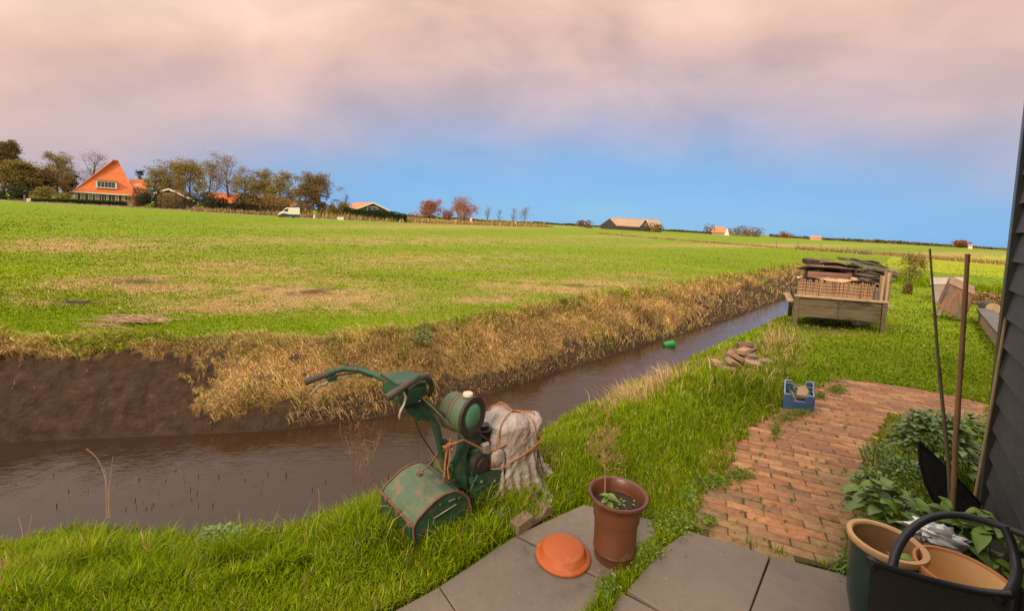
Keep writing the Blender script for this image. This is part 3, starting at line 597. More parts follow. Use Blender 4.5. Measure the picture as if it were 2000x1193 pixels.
def tree(px, ytop, wpx, D, pal, label, cat='tree', name='tree', nl=1500, ls=.26, bare=.3, group='trees and shrubs along the road', yc=None, stem=True, trunks=1):
    fr = FR(px, D); H = fr.z(px, ytop); rw = wpx*fr.kx/2; k = fr.D/FPX
    o = thing(name, tuple(fr.O), label, cat, group); zc0 = H*(bare if stem else .0); m = MB(); tips = []
    R_ = random.Random(int(px*7+ytop)); lean = R_.uniform(.0, .10)*H
    for tk in range(trunks):
        bx = R_.uniform(-.5, .5)*rw*(trunks > 1); r0 = max(.10, H*.022) if H > 3 else .012
        t_ = [fr.T(bx, 0, -.1), fr.T(bx+lean*.2+R_.uniform(-.1, .1)*rw, R_.uniform(-.2, .2), H*.3), fr.T(bx*.6+lean*.5+R_.uniform(-.15, .15)*rw, R_.uniform(-.3, .3), H*.6), fr.T(bx*.6+lean, 0, H*.93)]
        t_ = [np.array(q) for q in t_]; m.tube(t_, [r0, r0*.75, r0*.45, r0*.1], 6, False)
        for q in range(13//trunks+3):
            s_ = R_.uniform(.22 if stem else .05, .85); ii = min(2, int(s_*3)); a0 = t_[ii]+(t_[ii+1]-t_[ii])*(s_*3-ii)
            an = R_.uniform(0, 6.28); zt = min(.97, s_+R_.uniform(.12, .38)); env = math.sqrt(max(.05, 1-((zt-.58)/.48)**2)); rr = rw*env*R_.uniform(.6, 1.0)
            e = fr.O+fr.ex*(lean*zt+math.cos(an)*rr)+fr.ey*math.sin(an)*rr*.9+np.array([0, 0, zt*H]); mid = (a0+e)/2+np.array([0, 0, -.03*H]); m.tube([a0, mid, e], [r0*.32, r0*.2, r0*.06], 4, False); tips.append((e, .16))
            for w_ in range(4):
                b0 = a0+(e-a0)*R_.uniform(.35, .95); e2 = b0+np.array([R_.gauss(0, 1), R_.gauss(0, 1), R_.uniform(.2, 1.2)])*rw*.28
                m.tube([b0, e2], [r0*.10, r0*.035], 3, False); tips.append((e2, .13))
                for w2 in range(2): e3 = e2+np.array([R_.gauss(0, 1), R_.gauss(0, 1), R_.uniform(.3, 1.3)])*rw*.14; m.tube([e2, e3], [r0*.045, r0*.02], 3, False); tips.append((e3, .09))
    m.build('trunk', BARK, o, smooth=True)
    if nl:
        T_ = np.array([t[0] for t in tips]); sg = np.array([t[1] for t in tips]); wts = rng.uniform(0, 1, len(T_))**2+.05; idx = rng.choice(len(T_), nl, p=wts/wts.sum())
        pts = T_[idx]+rng.normal(0, 1, (nl, 3))*sg[idx][:, None]*1.35*rw*np.array([1, 1, .8]); pts[:, 2] = np.maximum(pts[:, 2], H*.06)
        c_ = pick(nl, PAL[pal], [1]*len(PAL[pal])); base_ = rng.uniform(.7, 1.4, len(T_)); c_ = c_*base_[idx][:, None]
        dense = pal in ('brown', 'olive', 'yellow', 'rust') and H > 2.5
        if dense:
            k2 = int(nl*1.6); dd = rng.normal(0, 1, (k2, 3)); dd /= np.linalg.norm(dd, axis=1)[:, None]; dd *= rng.uniform(.2, 1, (k2, 1))**.4; q_ = dd*np.array([rw*.95, rw*.9, H*.40])+np.array([lean*.5, 0, H*.56])
            g = fbm(q_[:, 0]/rw*3+px, q_[:, 2]/rw*3, 7)+.5*fbm(q_[:, 1]/rw*5, q_[:, 2]/rw*5+px, 8); kp = g > np.quantile(g, .35); q_ = q_[kp]; q_ = fr.O+q_[:, :1]*fr.ex+q_[:, 1:2]*fr.ey+np.stack([0*q_[:, 2], 0*q_[:, 2], q_[:, 2]], 1); pts = np.vstack([pts, q_]); c2 = pick(len(q_), PAL[pal], [1]*len(PAL[pal]))*rng.uniform(.7, 1.2); c_ = np.vstack([c_, c2*(.6+.9*g[kp]/g.max())[:, None]])
        V, F_, cc = leaves(pts, ls, c_); npmesh('crown', V, F_, LEAF, o, col=cc)
    return o
def shrub(px, ytop, wpx, D, pal, label, nl=900, ls=.25, name='shrub', cat='shrub', group='trees and shrubs along the road', ybase=None, deep=.8, flat=.7, stems=True):
    fr = FR(px, D); H = fr.z(px, ytop); rw = wpx*fr.kx/2; o = thing(name, tuple(fr.O), label, cat, group)
    R_ = random.Random(int(px*3+ytop)); nb = 14; bl = [(np.array([R_.uniform(-.75, .75), R_.uniform(-.7, .7)*deep, R_.uniform(.1, .8)]), R_.uniform(.25, .42)) for _ in range(nb)]
    pts = []
    for c_, r_ in bl:
        c_[2] *= 1-.5*abs(c_[0])**2; d = rng.normal(0, 1, (nl//nb, 3)); d /= np.linalg.norm(d, axis=1)[:, None]; pts.append(c_+d*r_*rng.uniform(.6, 1., (nl//nb, 1))**.5)
    pts = np.vstack(pts); pts[:, 2] = np.clip(pts[:, 2]/1.0, .01, 1.05); br = rng.uniform(.7, 1.35, nb).repeat(nl//nb)
    Wp = fr.O+pts[:, :1]*rw*fr.ex+pts[:, 1:2]*rw*fr.ey+np.stack([0*pts[:, 2], 0*pts[:, 2], pts[:, 2]*H], 1)
    c_ = pick(len(Wp), PAL[pal], [1]*len(PAL[pal]))*br[:, None]; V, F_, cc = leaves(Wp, ls, c_); npmesh('foliage', V, F_, LEAF, o, col=cc)
    if stems:
        m = MB()
        for k in range(7): m.tube([fr.T(R_.uniform(-.4, .4)*rw, R_.uniform(-.3, .3)*rw, 0), fr.T(R_.uniform(-.8, .8)*rw, R_.uniform(-.5, .5)*rw, H*R_.uniform(.6, 1.0))], [.04, .015], 4, False)
        m.build('stems', BARK, o)
    return o
T_LIST = [(-40, 288, 90, 108, 'brown', 'dense brown tree cut by the left photo edge', 2600, .24, .25), (6, 284, 60, 104, 'brown', 'tallest dense brown tree at the far left of the row', 2600, .24, .2), (42, 322, 62, 100, 'olive', 'bushy olive tree in front of the tall brown one at left', 2400, .24, .08), (80, 338, 56, 102, 'brown', 'low brown tree between the left clump and the open topped tree', 1800, .24, .1),
          (112, 304, 54, 124, 'olive', 'open topped olive tree with ragged crown left of the orange farmhouse', 1100, .2, .3), (134, 346, 26, 124, 'brown', 'small dark brown tree touching the left eave of the farmhouse', 900, .24, .1), (174, 297, 54, 132, 'grey', 'bare round headed tree behind the farmhouse roof', 700, .16, .3),
          (265, 333, 16, 135, 'dark', 'little dark tree peeping over the farmhouse side wing', 350, .2, .3),
          (303, 330, 42, 112, 'olive', 'thin olive tree directly right of the farmhouse side wing', 800, .2, .2), (330, 322, 46, 116, 'olive', 'golden olive tree behind the low dark barn', 1100, .2, .15), (368, 318, 54, 108, 'yellow', 'broad yellowish tree between low barn and long shed', 1300, .2, .15), (408, 320, 44, 104, 'olive', 'slim open tree at the left end of the long shed', 450, .18, .4),
          (443, 305, 60, 104, 'grey', 'tallest twiggy tree of the roadside row with bare top', 850, .17, .35), (478, 334, 44, 101, 'olive', 'sparse tree with forked trunk before the long shed', 600, .19, .4), (512, 338, 46, 100, 'olive', 'olive crowned tree right of the forked one', 900, .2, .35), (545, 342, 50, 99, 'yellow', 'wide topped tree with dark twigs left of the last rounded tree', 1000, .19, .4),
          (604, 352, 58, 96, 'brown', 'rounded brown tree at the right end of the row above the van', 2000, .2, .25),
          (672, 378, 16, 120, 'grey', 'wispy bare sapling left of the bungalow', 60, .12, .2),
          (840, 398, 34, 130, 'rust', 'square topped rust coloured tree right of the hedge', 900, .2, .05), (874, 414, 20, 130, 'rust', 'small rusty sapling between two taller rust coloured trees', 250, .18, .05), (906, 393, 44, 130, 'rust', 'larger rust red tree with twiggy crown by the white posts', 900, .18, .08),
          (952, 400, 12, 140, 'grey', 'first thin bare poplar right of the rust red trees', 60, .14, .1), (974, 410, 10, 145, 'grey', 'shortest thin bare poplar of the four', 50, .14, .1), (1001, 407, 14, 145, 'grey', 'third thin bare poplar on the horizon', 70, .14, .1), (1024, 404, 22, 145, 'grey', 'last and widest bare poplar before the open field', 160, .14, .1),
          (1875, 473, 22, 380, 'rust', 'rust red round tree on the right horizon', 420, .7, .1)]
for px, yt, wp, D, pal, lab, nl, ls, br in T_LIST: tree(px, yt, wp*1.32, D, pal, lab, nl=int(nl*4.5), ls=ls*1.2, bare=br*.6)
S_LIST = [(20, 366, 80, 92, 'dark', 'dark undergrowth shrub below the trees at far left', 900, .24), (92, 372, 50, 92, 'olive', 'olive garden shrub behind the clipped hedge', 700, .2), (128, 380, 40, 92, 'yellow', 'low yellowish garden shrub left of the farmhouse front', 400, .18), (270, 372, 36, 90, 'rust', 'red brown shrub before the farmhouse side wing', 800, .18),
          (300, 386, 50, 88, 'dark', 'dark shrub before the low barn', 900, .2), (345, 384, 56, 88, 'brown', 'brown shrub at the right of the low barn', 900, .2), (392, 386, 56, 88, 'dark', 'dark shrub left of the long shed', 900, .2), (440, 392, 60, 87, 'dark', 'dark shrub under the tallest roadside tree', 900, .2),
          (492, 392, 60, 87, 'dark', 'dark shrub under the forked tree', 900, .2), (540, 392, 56, 88, 'brown', 'brown shrub behind the white van', 900, .2), (590, 402, 40, 86, 'brown', 'low brown shrub at the foot of the rounded tree', 500, .2),
          (630, 402, 24, 100, 'rust', 'reddish shrub just right of the rounded tree', 400, .2), (662, 399, 44, 92, 'yellow', 'yellow green rounded bush left of the bungalow', 1200, .2), (812, 414, 30, 125, 'rust', 'low reddish shrub at the right end of the hedge', 300, .2),
          (1143, 432, 26, 250, 'brown', 'small brown bush left of the striped barn', 300, .5), (1276, 438, 34, 236, 'brown', 'dark bush at the right gable of the striped barn', 300, .5), (1388, 440, 22, 335, 'brown', 'bush at the left of the orange cottage', 250, .6), (1440, 440, 50, 340, 'brown', 'broad bush right of the orange cottage', 450, .6), (1478, 446, 40, 350, 'brown', 'lower bush at the end of the cottage bushes', 350, .6), (1536, 454, 22, 450, 'rust', 'rounded bush alone on the horizon', 250, .7)]
for px, yt, wp, D, pal, lab, nl, ls in S_LIST: shrub(px, yt-(12 if D < 110 and 290 < px < 610 else 6 if D < 110 else 2), wp*1.4, D, pal, lab, int(nl*3), ls*1.35)
def hedge(x0, x1, y0, y1, D, pal, label, name='hedge', round_=False, n=5000, ls=.16, deep=1.2):
    px = (x0+x1)/2; f = FR(px, D); o = thing(name, tuple(f.O), label, 'hedge'); u0, u1 = f.u(x0), f.u(x1); 
    uu = rng.uniform(0, 1, n); H = np.interp(uu, np.linspace(0, 1, len(y0)), [f.z(x0+(x1-x0)*k/(len(y0)-1), y_) for k, y_ in enumerate(y0)])
    fz = rng.uniform(0, 1, n); side = rng.uniform(0, 1, n) < .7; v = np.where(side, rng.normal(0, .05, n), rng.uniform(0, deep, n)); z = np.where(side, fz*H, H+rng.normal(0, .04, n))
    if round_: v = v-.5*np.sqrt(np.clip(1-(2*uu-1)**2, 0, 1)); z = z*(1+.12*(fbm(uu*12, v*0, 5)-.5)*2)
    pts = f.O+((u0+(u1-u0)*uu)[:, None])*f.ex+v[:, None]*f.ey+np.stack([0*z, 0*z, z], 1)
    V, F_, cc = leaves(pts, ls, pick(n, PAL[pal], [1]*len(PAL[pal]))*(.8+.5*fbm(uu*30, z*2, 8))[:, None]); npmesh('foliage', V, F_, LEAF, o, col=cc)
    m = MB(); K = 10
    for k in range(K): 
        hk = min(np.interp([k/K, (k+1)/K], np.linspace(0, 1, len(y0)), [f.z(x0+(x1-x0)*q/(len(y0)-1), y_) for q, y_ in enumerate(y0)]))-.1
        f.box(m, u0+(u1-u0)*k/K, u0+(u1-u0)*(k+1)/K, .06, deep, 0, hk)
    m.build('twigs', M('hedge_core', (.02, .03, .008), None, 6, .9, bump=.5), o)
hedge(57, 246, [388, 388.6, 390, 392, 393.5], None, 88, 'hedge', 'long low clipped dark green hedge before the farmhouse')
hedge(668, 792, [404, 409, 410, 411, 414, 421], None, 92, 'hedge', 'rounded dark green hedge before the bungalow', round_=True, n=7000, ls=.2, deep=2.5)
# distant woods on the right horizon
for x0, x1, D, h0, lab in ((1500, 1720, 520, 2.4, 'low far off wood along the horizon above the raised bed'), (1690, 1880, 600, 3.2, 'dark far off wood on the right horizon'), (1860, 2150, 640, 3.2, 'far off wood ending behind the black shed'), (1040, 1180, 420, 1.5, 'thin line of far scrub left of the striped barn'), (1290, 1400, 420, 1.4, 'thin line of far scrub between the barns'), (760, 1050, 260, 1.2, 'far scrub behind the bare poplars')):
    n = 2600; px = rng.uniform(x0, x1, n); Dd = D*rng.uniform(.97, 1.1, n); H = h0*(.5+1.2*fbm(px*.045, px*0, 91)); z = rng.uniform(0, 1, n)*H; pts = np.stack([(px-1000)/FPX*Dd, Dd, z], 1)
    V, F_, cc = leaves(pts, D*.0035, pick(n, PAL['dark']+PAL['brown'][:2], [1, 1, 1, .8, .8])*(.7+.7*fbm(px*.1, px*0, 92))[:, None]); tag(npmesh('distant_wood', V, F_, LEAF, col=cc, origin=(*(pts.mean(0)[:2]), 0)), lab, kind='stuff')
# reed verge along the road and field ditch
def reedline(lst, n, hh, label, spread=1.2, cols=None, w=None):
    p = chaikin(np.array([((x_-1000)/FPX*D_, D_) for x_, D_ in lst]), 2); q = resamp(p, 400); k = rng.uniform(0, 399, n); ii = k.astype(int); fr_ = (k-ii)[:, None]; xy = q[ii]*(1-fr_)+q[np.minimum(ii+1, 399)]*fr_+rng.normal(0, spread*.5, (n, 2))
    ht = hh*rng.uniform(.4, 1.2, n)*(.4+1.1*fbm(k*.08, k*0, 15)); c_ = pick(n, cols or DRY, [3, 2, 3, 2, 1]); d = xy[:, 1]
    mkblades('reeds', xy[:, 0], xy[:, 1], np.zeros(n), ht, np.maximum(.02, d*.0013)*(w or 1), rng.uniform(0, 6.3, n), rng.uniform(.1, .9, n), c_*.85, STRAW, label=label)
reedline([(380, 84), (460, 83), (540, 84), (620, 84)], 2500, 1.0, 'brown reeds on the verge left of the van')
reedline([(640, 84), (760, 93), (880, 111), (1000, 142), (1060, 170)], 6000, 1.3, 'rough brown grass along the road verge', 3.5)
reedline([(20, 78), (200, 86), (380, 86)], 2500, .35, 'short dry grass under the hedge', 1.5)
reedline([(1170, 92), (1260, 80), (1350, 72), (1450, 66), (1560, 62), (1700, 57)], 4000, .32, 'line of tan reeds marking a far field ditch', .9)
reedline([(1560, 62), (1640, 59), (1700, 57)], 900, .6, 'taller pale reeds at the end of the far field ditch', .8)
reedline([(1730, 60), (1850, 52), (2000, 48)], 4000, .5, 'tan grass strip across the right field', 2.)
reedline([(1745, 21.5), (1800, 18.5), (1960, 16.8), (2060, 16)], 5000, .3, 'dark rough grass strip behind the lawn', 1.3, cols=GRN)
# posts, signs, van
wh = M('white_post_paint', (.75, .62, .52), (.62, .52, .44), 3, .6, bump=.1); greyw = M('grey_weathered_wood', (.22, .17, .13), (.13, .10, .08), 6, .85, stretch=(1, 1, .15))
def post(name, px, D, y0, wpx, mat, label, cat, box=None, group=None, cap=True):
    f = FR(px, D); o = thing(name, tuple(f.O), label, cat, group); w_ = wpx*f.kx/2; z1 = f.z(px, y0); m = MB(); f.box(m, -w_, w_, -w_, w_, -.05, z1)
    m.build('shaft', mat, o)
    if cap: m = MB(); f.box(m, -w_*1.25, w_*1.25, -w_*1.25, w_*1.25, z1, z1+.06); m.build('cap', mat, o)
    return o, f
post('gate_post', 47.5, 80, 381, 4, greyw, 'grey gate post at the left end of the clipped hedge', 'post')
o, f = post('mailbox', 52, 79, 388, 3, greyw, 'white box on a short post beside the grey gate post', 'mailbox', cap=False); m = MB(); f.pbox(m, 49, 57, 388, 395.5, -.35, .1); m.build('box', wh, o, bevel=.02)
post('white_post', 614, 80, 420, 3.4, wh, 'short white post just right of the rounded brown tree', 'post')
o, f = post('mailbox', 662, 81, 423, 3, greyw, 'white box on a post at the foot of the yellow green bush', 'mailbox', cap=False); m = MB(); f.pbox(m, 656.5, 669, 424, 432, -.35, .15); m.build('box', wh, o, bevel=.02)
post('white_post', 890, 112, 430, 3.6, wh, 'white post below the larger rust red tree', 'post'); post('white_post', 920, 118, 426, 4, wh, 'taller white post right of the larger rust red tree', 'post'); post('white_post', 1007, 140, 433, 3, wh, 'small white post under the thin bare poplars', 'post')
for px, y0, D, lb in ((1215, 452, 84, 'thin post in the far ditch reeds below the striped barn'), (1518, 468, 63.5, 'thin post left of the raised bed in the far ditch reeds'), (1560, 472, 62, 'thin post in the far ditch reeds above the left corner of the raised bed'), (1605, 475, 60.5, 'thin post in the far ditch reeds above the rusty pipe'), (1657, 483, 58.5, 'thin post nearest the small field gate')): post('fence_post', px, D, y0, 1.6, greyw, lb, 'fence post', group='thin posts along the far field ditch', cap=False)
f = FR(1684, 57); o = thing('field_gate', tuple(f.O), 'small brown wooden gate at the end of the far field ditch', 'gate'); m = MB()
for px in (1671, 1702): m = MB(); f.pbox(m, px-.8, px+.8, 486, 500, -.06, .06); m.build('post', greyw, o)
m = MB()
for y_ in (489.5, 492, 494.5, 497): f.pbox(m, 1671.9, 1701.1, y_-.6+0, y_+.6, -.04, .02)
m.build('rail', greyw, o)
f = FR(562, 76); vo = thing('van', f.T(0, .9, 0), 'white panel van with dark lower half parked on the road', 'van'); vp = M('van_white_paint', (.72, .66, .58), (.70, .64, .56), 1, .3, bump=0, spec=.5); vd = M('van_dark_plastic', (.05, .045, .045), None, 2, .5, bump=0)
K = lambda x, y: f.q(270+x/5.13, 280+y/5.13); wd = f.ey*1.5
m = MB(); m.prism([K(1388, 722), K(1384, 712), K(1402, 694), K(1432, 680), K(1462, 650), K(1476, 644), K(1598, 646), K(1606, 656), K(1607, 716), K(1500, 712), K(1440, 700)], wd); m.build('body', vp, vo, bevel=.05)
m = MB(); m.prism([K(1388, 723), K(1440, 702), K(1500, 713), K(1607, 717), K(1607, 738), K(1392, 736)], wd); m.build('skirt', vd, vo, bevel=.03)
m = MB(); m.prism([K(1440, 680)-f.ey*.01, K(1464, 656)-f.ey*.01, K(1494, 656)-f.ey*.01, K(1484, 686)-f.ey*.01], f.ey*.02); m.build('side_window', glassm, vo)
m = MB(); m.prism([K(1430, 680)+f.ey*.12-f.ex*.02, K(1460, 651)+f.ey*.12-f.ex*.02, K(1460, 651)+f.ey*1.35-f.ex*.02, K(1430, 680)+f.ey*1.35-f.ex*.02], f.ex*.03+np.array([0, 0, -.01])); m.build('windscreen', glassm, vo)
for x_ in (1418, 1545):
    for v_ in (.02, 1.3):
        c = K(x_, 731)+f.ey*v_; a_ = np.arange(16)*2*math.pi/16; m = MB(); m.prism([c+f.ex*math.cos(q)*.27+np.array([0, 0, math.sin(q)*.27]) for q in a_], f.ey*.2); wl = m.build('wheel', vd, vo, bevel=.02)
        m = MB(); m.prism([c-f.ey*.01+f.ex*math.cos(q)*.13+np.array([0, 0, math.sin(q)*.13]) for q in a_], f.ey*.05); m.build('hub', greyw, wl)
m = MB(); m.prism([K(1386, 712), K(1398, 700), K(1398, 706), K(1388, 716)], f.ey*.2); m.build('headlight', woodcream, vo)
# ------------------------------------------------------------------ raised wooden bed heaped with salvage
oldw = M('old_olive_wood', (.17, .115, .06), (.10, .07, .035), 5, .8, bump=.35, bscale=30, stretch=(.5, 3, 3), c3=(.055, .035, .02), t3=(.52, .66), s3=3.)
palew = M('sun_bleached_wood', (.42, .27, .15), (.28, .17, .09), 6, .85, bump=.3, bscale=30, stretch=(1, 1, .3), c3=(.12, .07, .04), t3=(.58, .7))
greyb = M('silver_board', (.24, .18, .14), (.13, .095, .07), 5, .85, bump=.4, bscale=25, stretch=(.4, 3, 3), c3=(.05, .035, .025), t3=(.55, .65))
darkb = M('rotten_dark_board', (.085, .055, .040), (.035, .022, .016), 7, .9, bump=.5, bscale=25, stretch=(.5, 3, 3), c3=(.25, .18, .13), t3=(.60, .68), s3=4)
pinkw = M('faded_red_board', (.26, .13, .10), (.16, .075, .055), 6, .8, bump=.3, stretch=(.5, 3, 3))
rustm = M('rusty_iron', (.17, .065, .045), (.08, .03, .022), 9, .8, bump=.4, c3=(.25, .12, .07), t3=(.6, .7))
q0 = P(1551, 636); q1 = P(1722, 650); bex = q1-q0; bw_ = np.linalg.norm(bex); bex /= bw_; bey = np.array([math.sin(math.radians(29)), math.cos(math.radians(29)), 0]); bR = np.stack([bex, bey, [0, 0, 1]], 1)
bO = np.stack([bex, [-bex[1], bex[0], 0], [0, 0, 1]], 1)
def B(u, v, z): return q0+bex*u+bey*v+np.array([0, 0, z])
def bbox(m, u0, u1, v0, v1, z0, z1): return m.box(B((u0+u1)/2, (v0+v1)/2, (z0+z1)/2), (u1-u0, v1-v0, z1-z0), bR)
Zt = .60; DP = 1.5
bd = thing('raised_bed', B(bw_/2, DP/2, 0), 'weathered wooden raised bed on legs at the end of the ditch', 'raised bed')
for u in (-.04, bw_-.04):
    for v in (-.05, DP-.03): m = MB(); bbox(m, u, u+.085, v, v+.085, -.05, Zt-.02); m.build('leg', oldw, bd, bevel=.006)
m = MB(); bbox(m, .05, bw_-.045, -.02, .02, .235, .40); bbox(m, .05, bw_-.045, -.017, .02, .408, .565); m.build('front_panel', oldw, bd, bevel=.006)
m = MB(); bbox(m, .05, bw_-.045, -.04, -.022, .20, .24); m.build('bottom_rail', oldw, bd, bevel=.004)
m = MB(); bbox(m, -.05, bw_+.06, -.07, .05, .567, .60); m.build('top_rail', palew, bd, bevel=.006)
m = MB(); bbox(m, bw_/2-.02, bw_/2+.03, -.045, -.022, .242, .565); m.build('middle_stile', oldw, bd, bevel=.004)
for u in (0, bw_-.02): m = MB(); bbox(m, u, u+.03, .06, DP-.06, .22, .565); m.build('side_panel', oldw, bd)
m = MB(); bbox(m, .05, bw_-.05, DP-.04, DP, .22, .565); m.build('back_panel', oldw, bd); m = MB(); bbox(m, .035, bw_-.025, .025, DP-.045, .30, .33); m.build('floor', oldw, bd)
for u in (-.16, bw_+.03): m = MB(); bbox(m, u, u+.13, .1, DP, .44 if u < 0 else .48, .47 if u < 0 else .515); m.build('side_shelf', palew, bd, bevel=.004)
# reed screen roll
rd = thing('reed_screen', B(.75, .35, .42), 'tan reed screen standing in the front of the raised bed', 'screen'); m = MB(); R_ = random.Random(3)
u = .03
while u < 1.42: w_ = R_.uniform(.011, .02); m.tube([B(u, .35+.02*math.sin(u*5), .34), B(u+R_.uniform(-.01, .01), .33+.03*math.sin(u*5), .87+R_.uniform(-.03, .02))], [w_/2*1.1, w_/2], 5, False); u += w_*.8
m.build('reeds', M('reed_straw', (.50, .29, .15), (.34, .19, .10), 14, .75, bump=.1, stretch=(3, 3, .3)), rd)
for z_ in (.66, .72, .78, .84): m = MB(); m.tube([B(x_, .318+.025*math.sin(x_*5), z_+.008*math.sin(x_*9)) for x_ in np.linspace(.02, 1.42, 30)], .004, 5); m.build('wire', rustm, rd)
m = MB(); m.add([B(x_, .35+y_, .885+.03*math.sin(x_*7+y_*9)+.02*R_.random()) for y_ in (-.02, .2, .42) for x_ in np.linspace(.0, 1.5, 16)], [(j*16+i, j*16+i+1, (j+1)*16+i+1, (j+1)*16+i) for j in range(2) for i in range(15)]); m.build('folded_top', M('reed_top', (.58, .34, .18), (.40, .22, .12), 20, .8), rd)
for u_ in (.43, 1.17): m = MB(); m.beam(B(u_, .295, .6), B(u_+.01, .30, .9), .025, .02, bex); m.build('batten', palew, rd)
# stacked box, sheet, boards
bx = thing('plank_box', B(.72, .95, .6), 'faded red brown plank box under the grey sheets on the bed', 'box')
for k in range(3): m = MB(); bbox(m, .22, 1.16, .70, .73, .80+k*.075, .872+k*.075); m.build('plank', pinkw, bx, bevel=.004)
m = MB(); bbox(m, .22, .25, .735, 1.3, .35, 1.02); bbox(m, 1.13, 1.16, .735, 1.3, .35, 1.02); bbox(m, .255, 1.125, 1.27, 1.3, .35, 1.02); m.build('frame', darkb, bx)
def plank(u, v, z, L, w, t, yaw, pitch, roll, mat, label, name='board', cat='board', group='salvaged boards heaped on the raised bed', wavy=0):
    m = MB(); R = bO@np.array(Euler((roll, pitch, yaw)).to_matrix()); N = 9; rr = random.Random(int(u*1000+z*777))
    top = []; V = []
    for k in range(N):
        s_ = k/(N-1)-.5; wob = wavy*math.sin(k*1.3+u*5); ww = w/2*(1+rr.uniform(-.12, .12))
        for a_, b_ in ((-ww, -t/2), (ww, -t/2), (ww, t/2), (-ww, t/2)): V.append(B(u, v, z)+R@np.array([s_*L+rr.uniform(-.01, .01)*(k in (0, N-1)), a_, b_+wob]))
    F_ = [(k*4+j, k*4+(j+1) % 4, k*4+4+(j+1) % 4, k*4+4+j) for k in range(N-1) for j in range(4)]+[(3, 2, 1, 0), ((N-1)*4, (N-1)*4+1, (N-1)*4+2, (N-1)*4+3)]
    m.add(V, F_); return tag(m.build(name, mat, bevel=.004), label, cat, group)
plank(.66, .90, 1.085, 1.05, .50, .025, .0, .02, -.22, greyb, 'silver grey lower sheet lying sloped on the plank box', 'sheet', 'sheet', None, .008)
plank(.95, 1.0, 1.15, .85, .40, .02, -.15, .14, -.2, greyb, 'upper grey sheet curling down under the rusty pipe', 'sheet', 'sheet', None, .02)
m = MB(); a_, b_ = PD(1612, 516, 9.35), PD(1666, 536, 9.0); m.tube([a_, a_*.5+b_*.5+np.array([0, 0, .01]), b_], [.062, .06, .058], 16); m.tube([a_, a_+(b_-a_)*.03], [.07, .07], 16); tag(m.build('pipe', rustm, smooth=True), 'rusty brown pipe lying sloped across the top of the heap', 'pipe')
BL = [(.30, 1.1, 1.20, .30, .14, .10, .3, 0, .2, darkb, 'short dark block at the left top of the heap', 0), (.48, 1.25, 1.22, .42, .12, .07, -.2, .1, 0, greyb, 'short grey board left behind the rusty pipe', 0), (.80, 1.3, 1.20, .55, .12, .04, .1, .12, 0, darkb, 'dark board behind the rusty pipe', 0),
      (1.22, 1.0, 1.26, .75, .13, .03, -.25, .13, .15, darkb, 'dark rotten board on the very top of the heap', .01), (1.30, 1.2, 1.28, .60, .16, .025, .1, .05, -.1, darkb, 'thin black board crossing the top of the heap', .015), (1.42, .9, 1.19, .95, .14, .03, -.1, .18, .1, greyb, 'long silver board sloping down to the right', .01),
      (1.36, .8, 1.12, .85, .15, .03, .2, .16, -.15, darkb, 'dark splintered board under the long silver one', .015), (1.50, 1.0, 1.10, .80, .12, .035, -.3, .22, .2, darkb, 'dark board jutting towards the bush', .01), (1.62, .9, 1.16, .60, .10, .025, .05, .1, 0, palew, 'short pale board at the right edge of the heap', .005),
      (1.30, .75, 1.04, .6, .16, .03, .3, .3, .2, darkb, 'dark board tilted down behind the rusty pipe end', .01), (1.48, .75, 1.02, .6, .13, .03, -.2, .1, .3, greyb, 'grey board in the middle of the right heap', .01), (1.40, .6, .95, .55, .12, .03, .1, .05, .1, greyb, 'grey board above the pale upright posts', 0),
      (1.35, .7, .88, .5, .14, .03, -.1, -.1, 0, darkb, 'lower dark board beside the reed screen', 0), (1.52, 1.2, 1.22, .7, .12, .03, .35, .12, .1, darkb, 'twisted dark board at the back right of the heap', .02), (1.75, 1.1, 1.13, .45, .11, .02, .2, -.05, .1, greyb, 'broken grey board tip overhanging at right', .01),
      (1.18, .55, .93, .38, .16, .03, .4, -.1, .5, palew, 'tan broken plate leaning above the reed screen', .01)]
_w = ['lowest', 'second lowest', 'third', 'fourth', 'fifth', 'sixth', 'seventh', 'eighth', 'uppermost']
for k in range(9): BL.append((1.38+.05*math.sin(k*2.1), .62+.07*math.cos(k*1.7), .66+k*.052, .62, .16, .032, .12*math.sin(k*1.9), .10+.06*math.sin(k*3.3), .25*math.sin(k*2.7), (darkb, greyb, darkb)[k % 3], _w[k]+' plank of the dark stack filling the right half of the bed', .006))
for u, v, z, L, w_, t_, ya, pi_, ro, mt, lb, wv in BL: plank(u, v, z, L, w_, t_, ya, pi_, ro, mt, lb, wavy=wv)
for k, (u, v, z0, z1, w_, mt, lb) in enumerate([(1.50, .25, .34, 1.05, .07, palew, 'pale upright post left in the right corner of the bed'), (1.60, .35, .34, 1.12, .10, palew, 'broad upright tan post in the bed corner'), (1.69, .55, .34, 1.15, .07, pinkw, 'reddish upright post in the bed corner'), (1.74, .9, .34, 1.1, .09, palew, 'rear upright pale post at the right of the bed'), (1.42, .3, .34, .82, .06, greyb, 'short pale upright beside the reed screen')]):
    m = MB(); m.beam(B(u, v, z0), B(u+.02, v+.03, z1), w_, .05, bex); tag(m.build('upright_post', mt, bevel=.005), lb, 'post', 'upright posts in the corner of the raised bed')
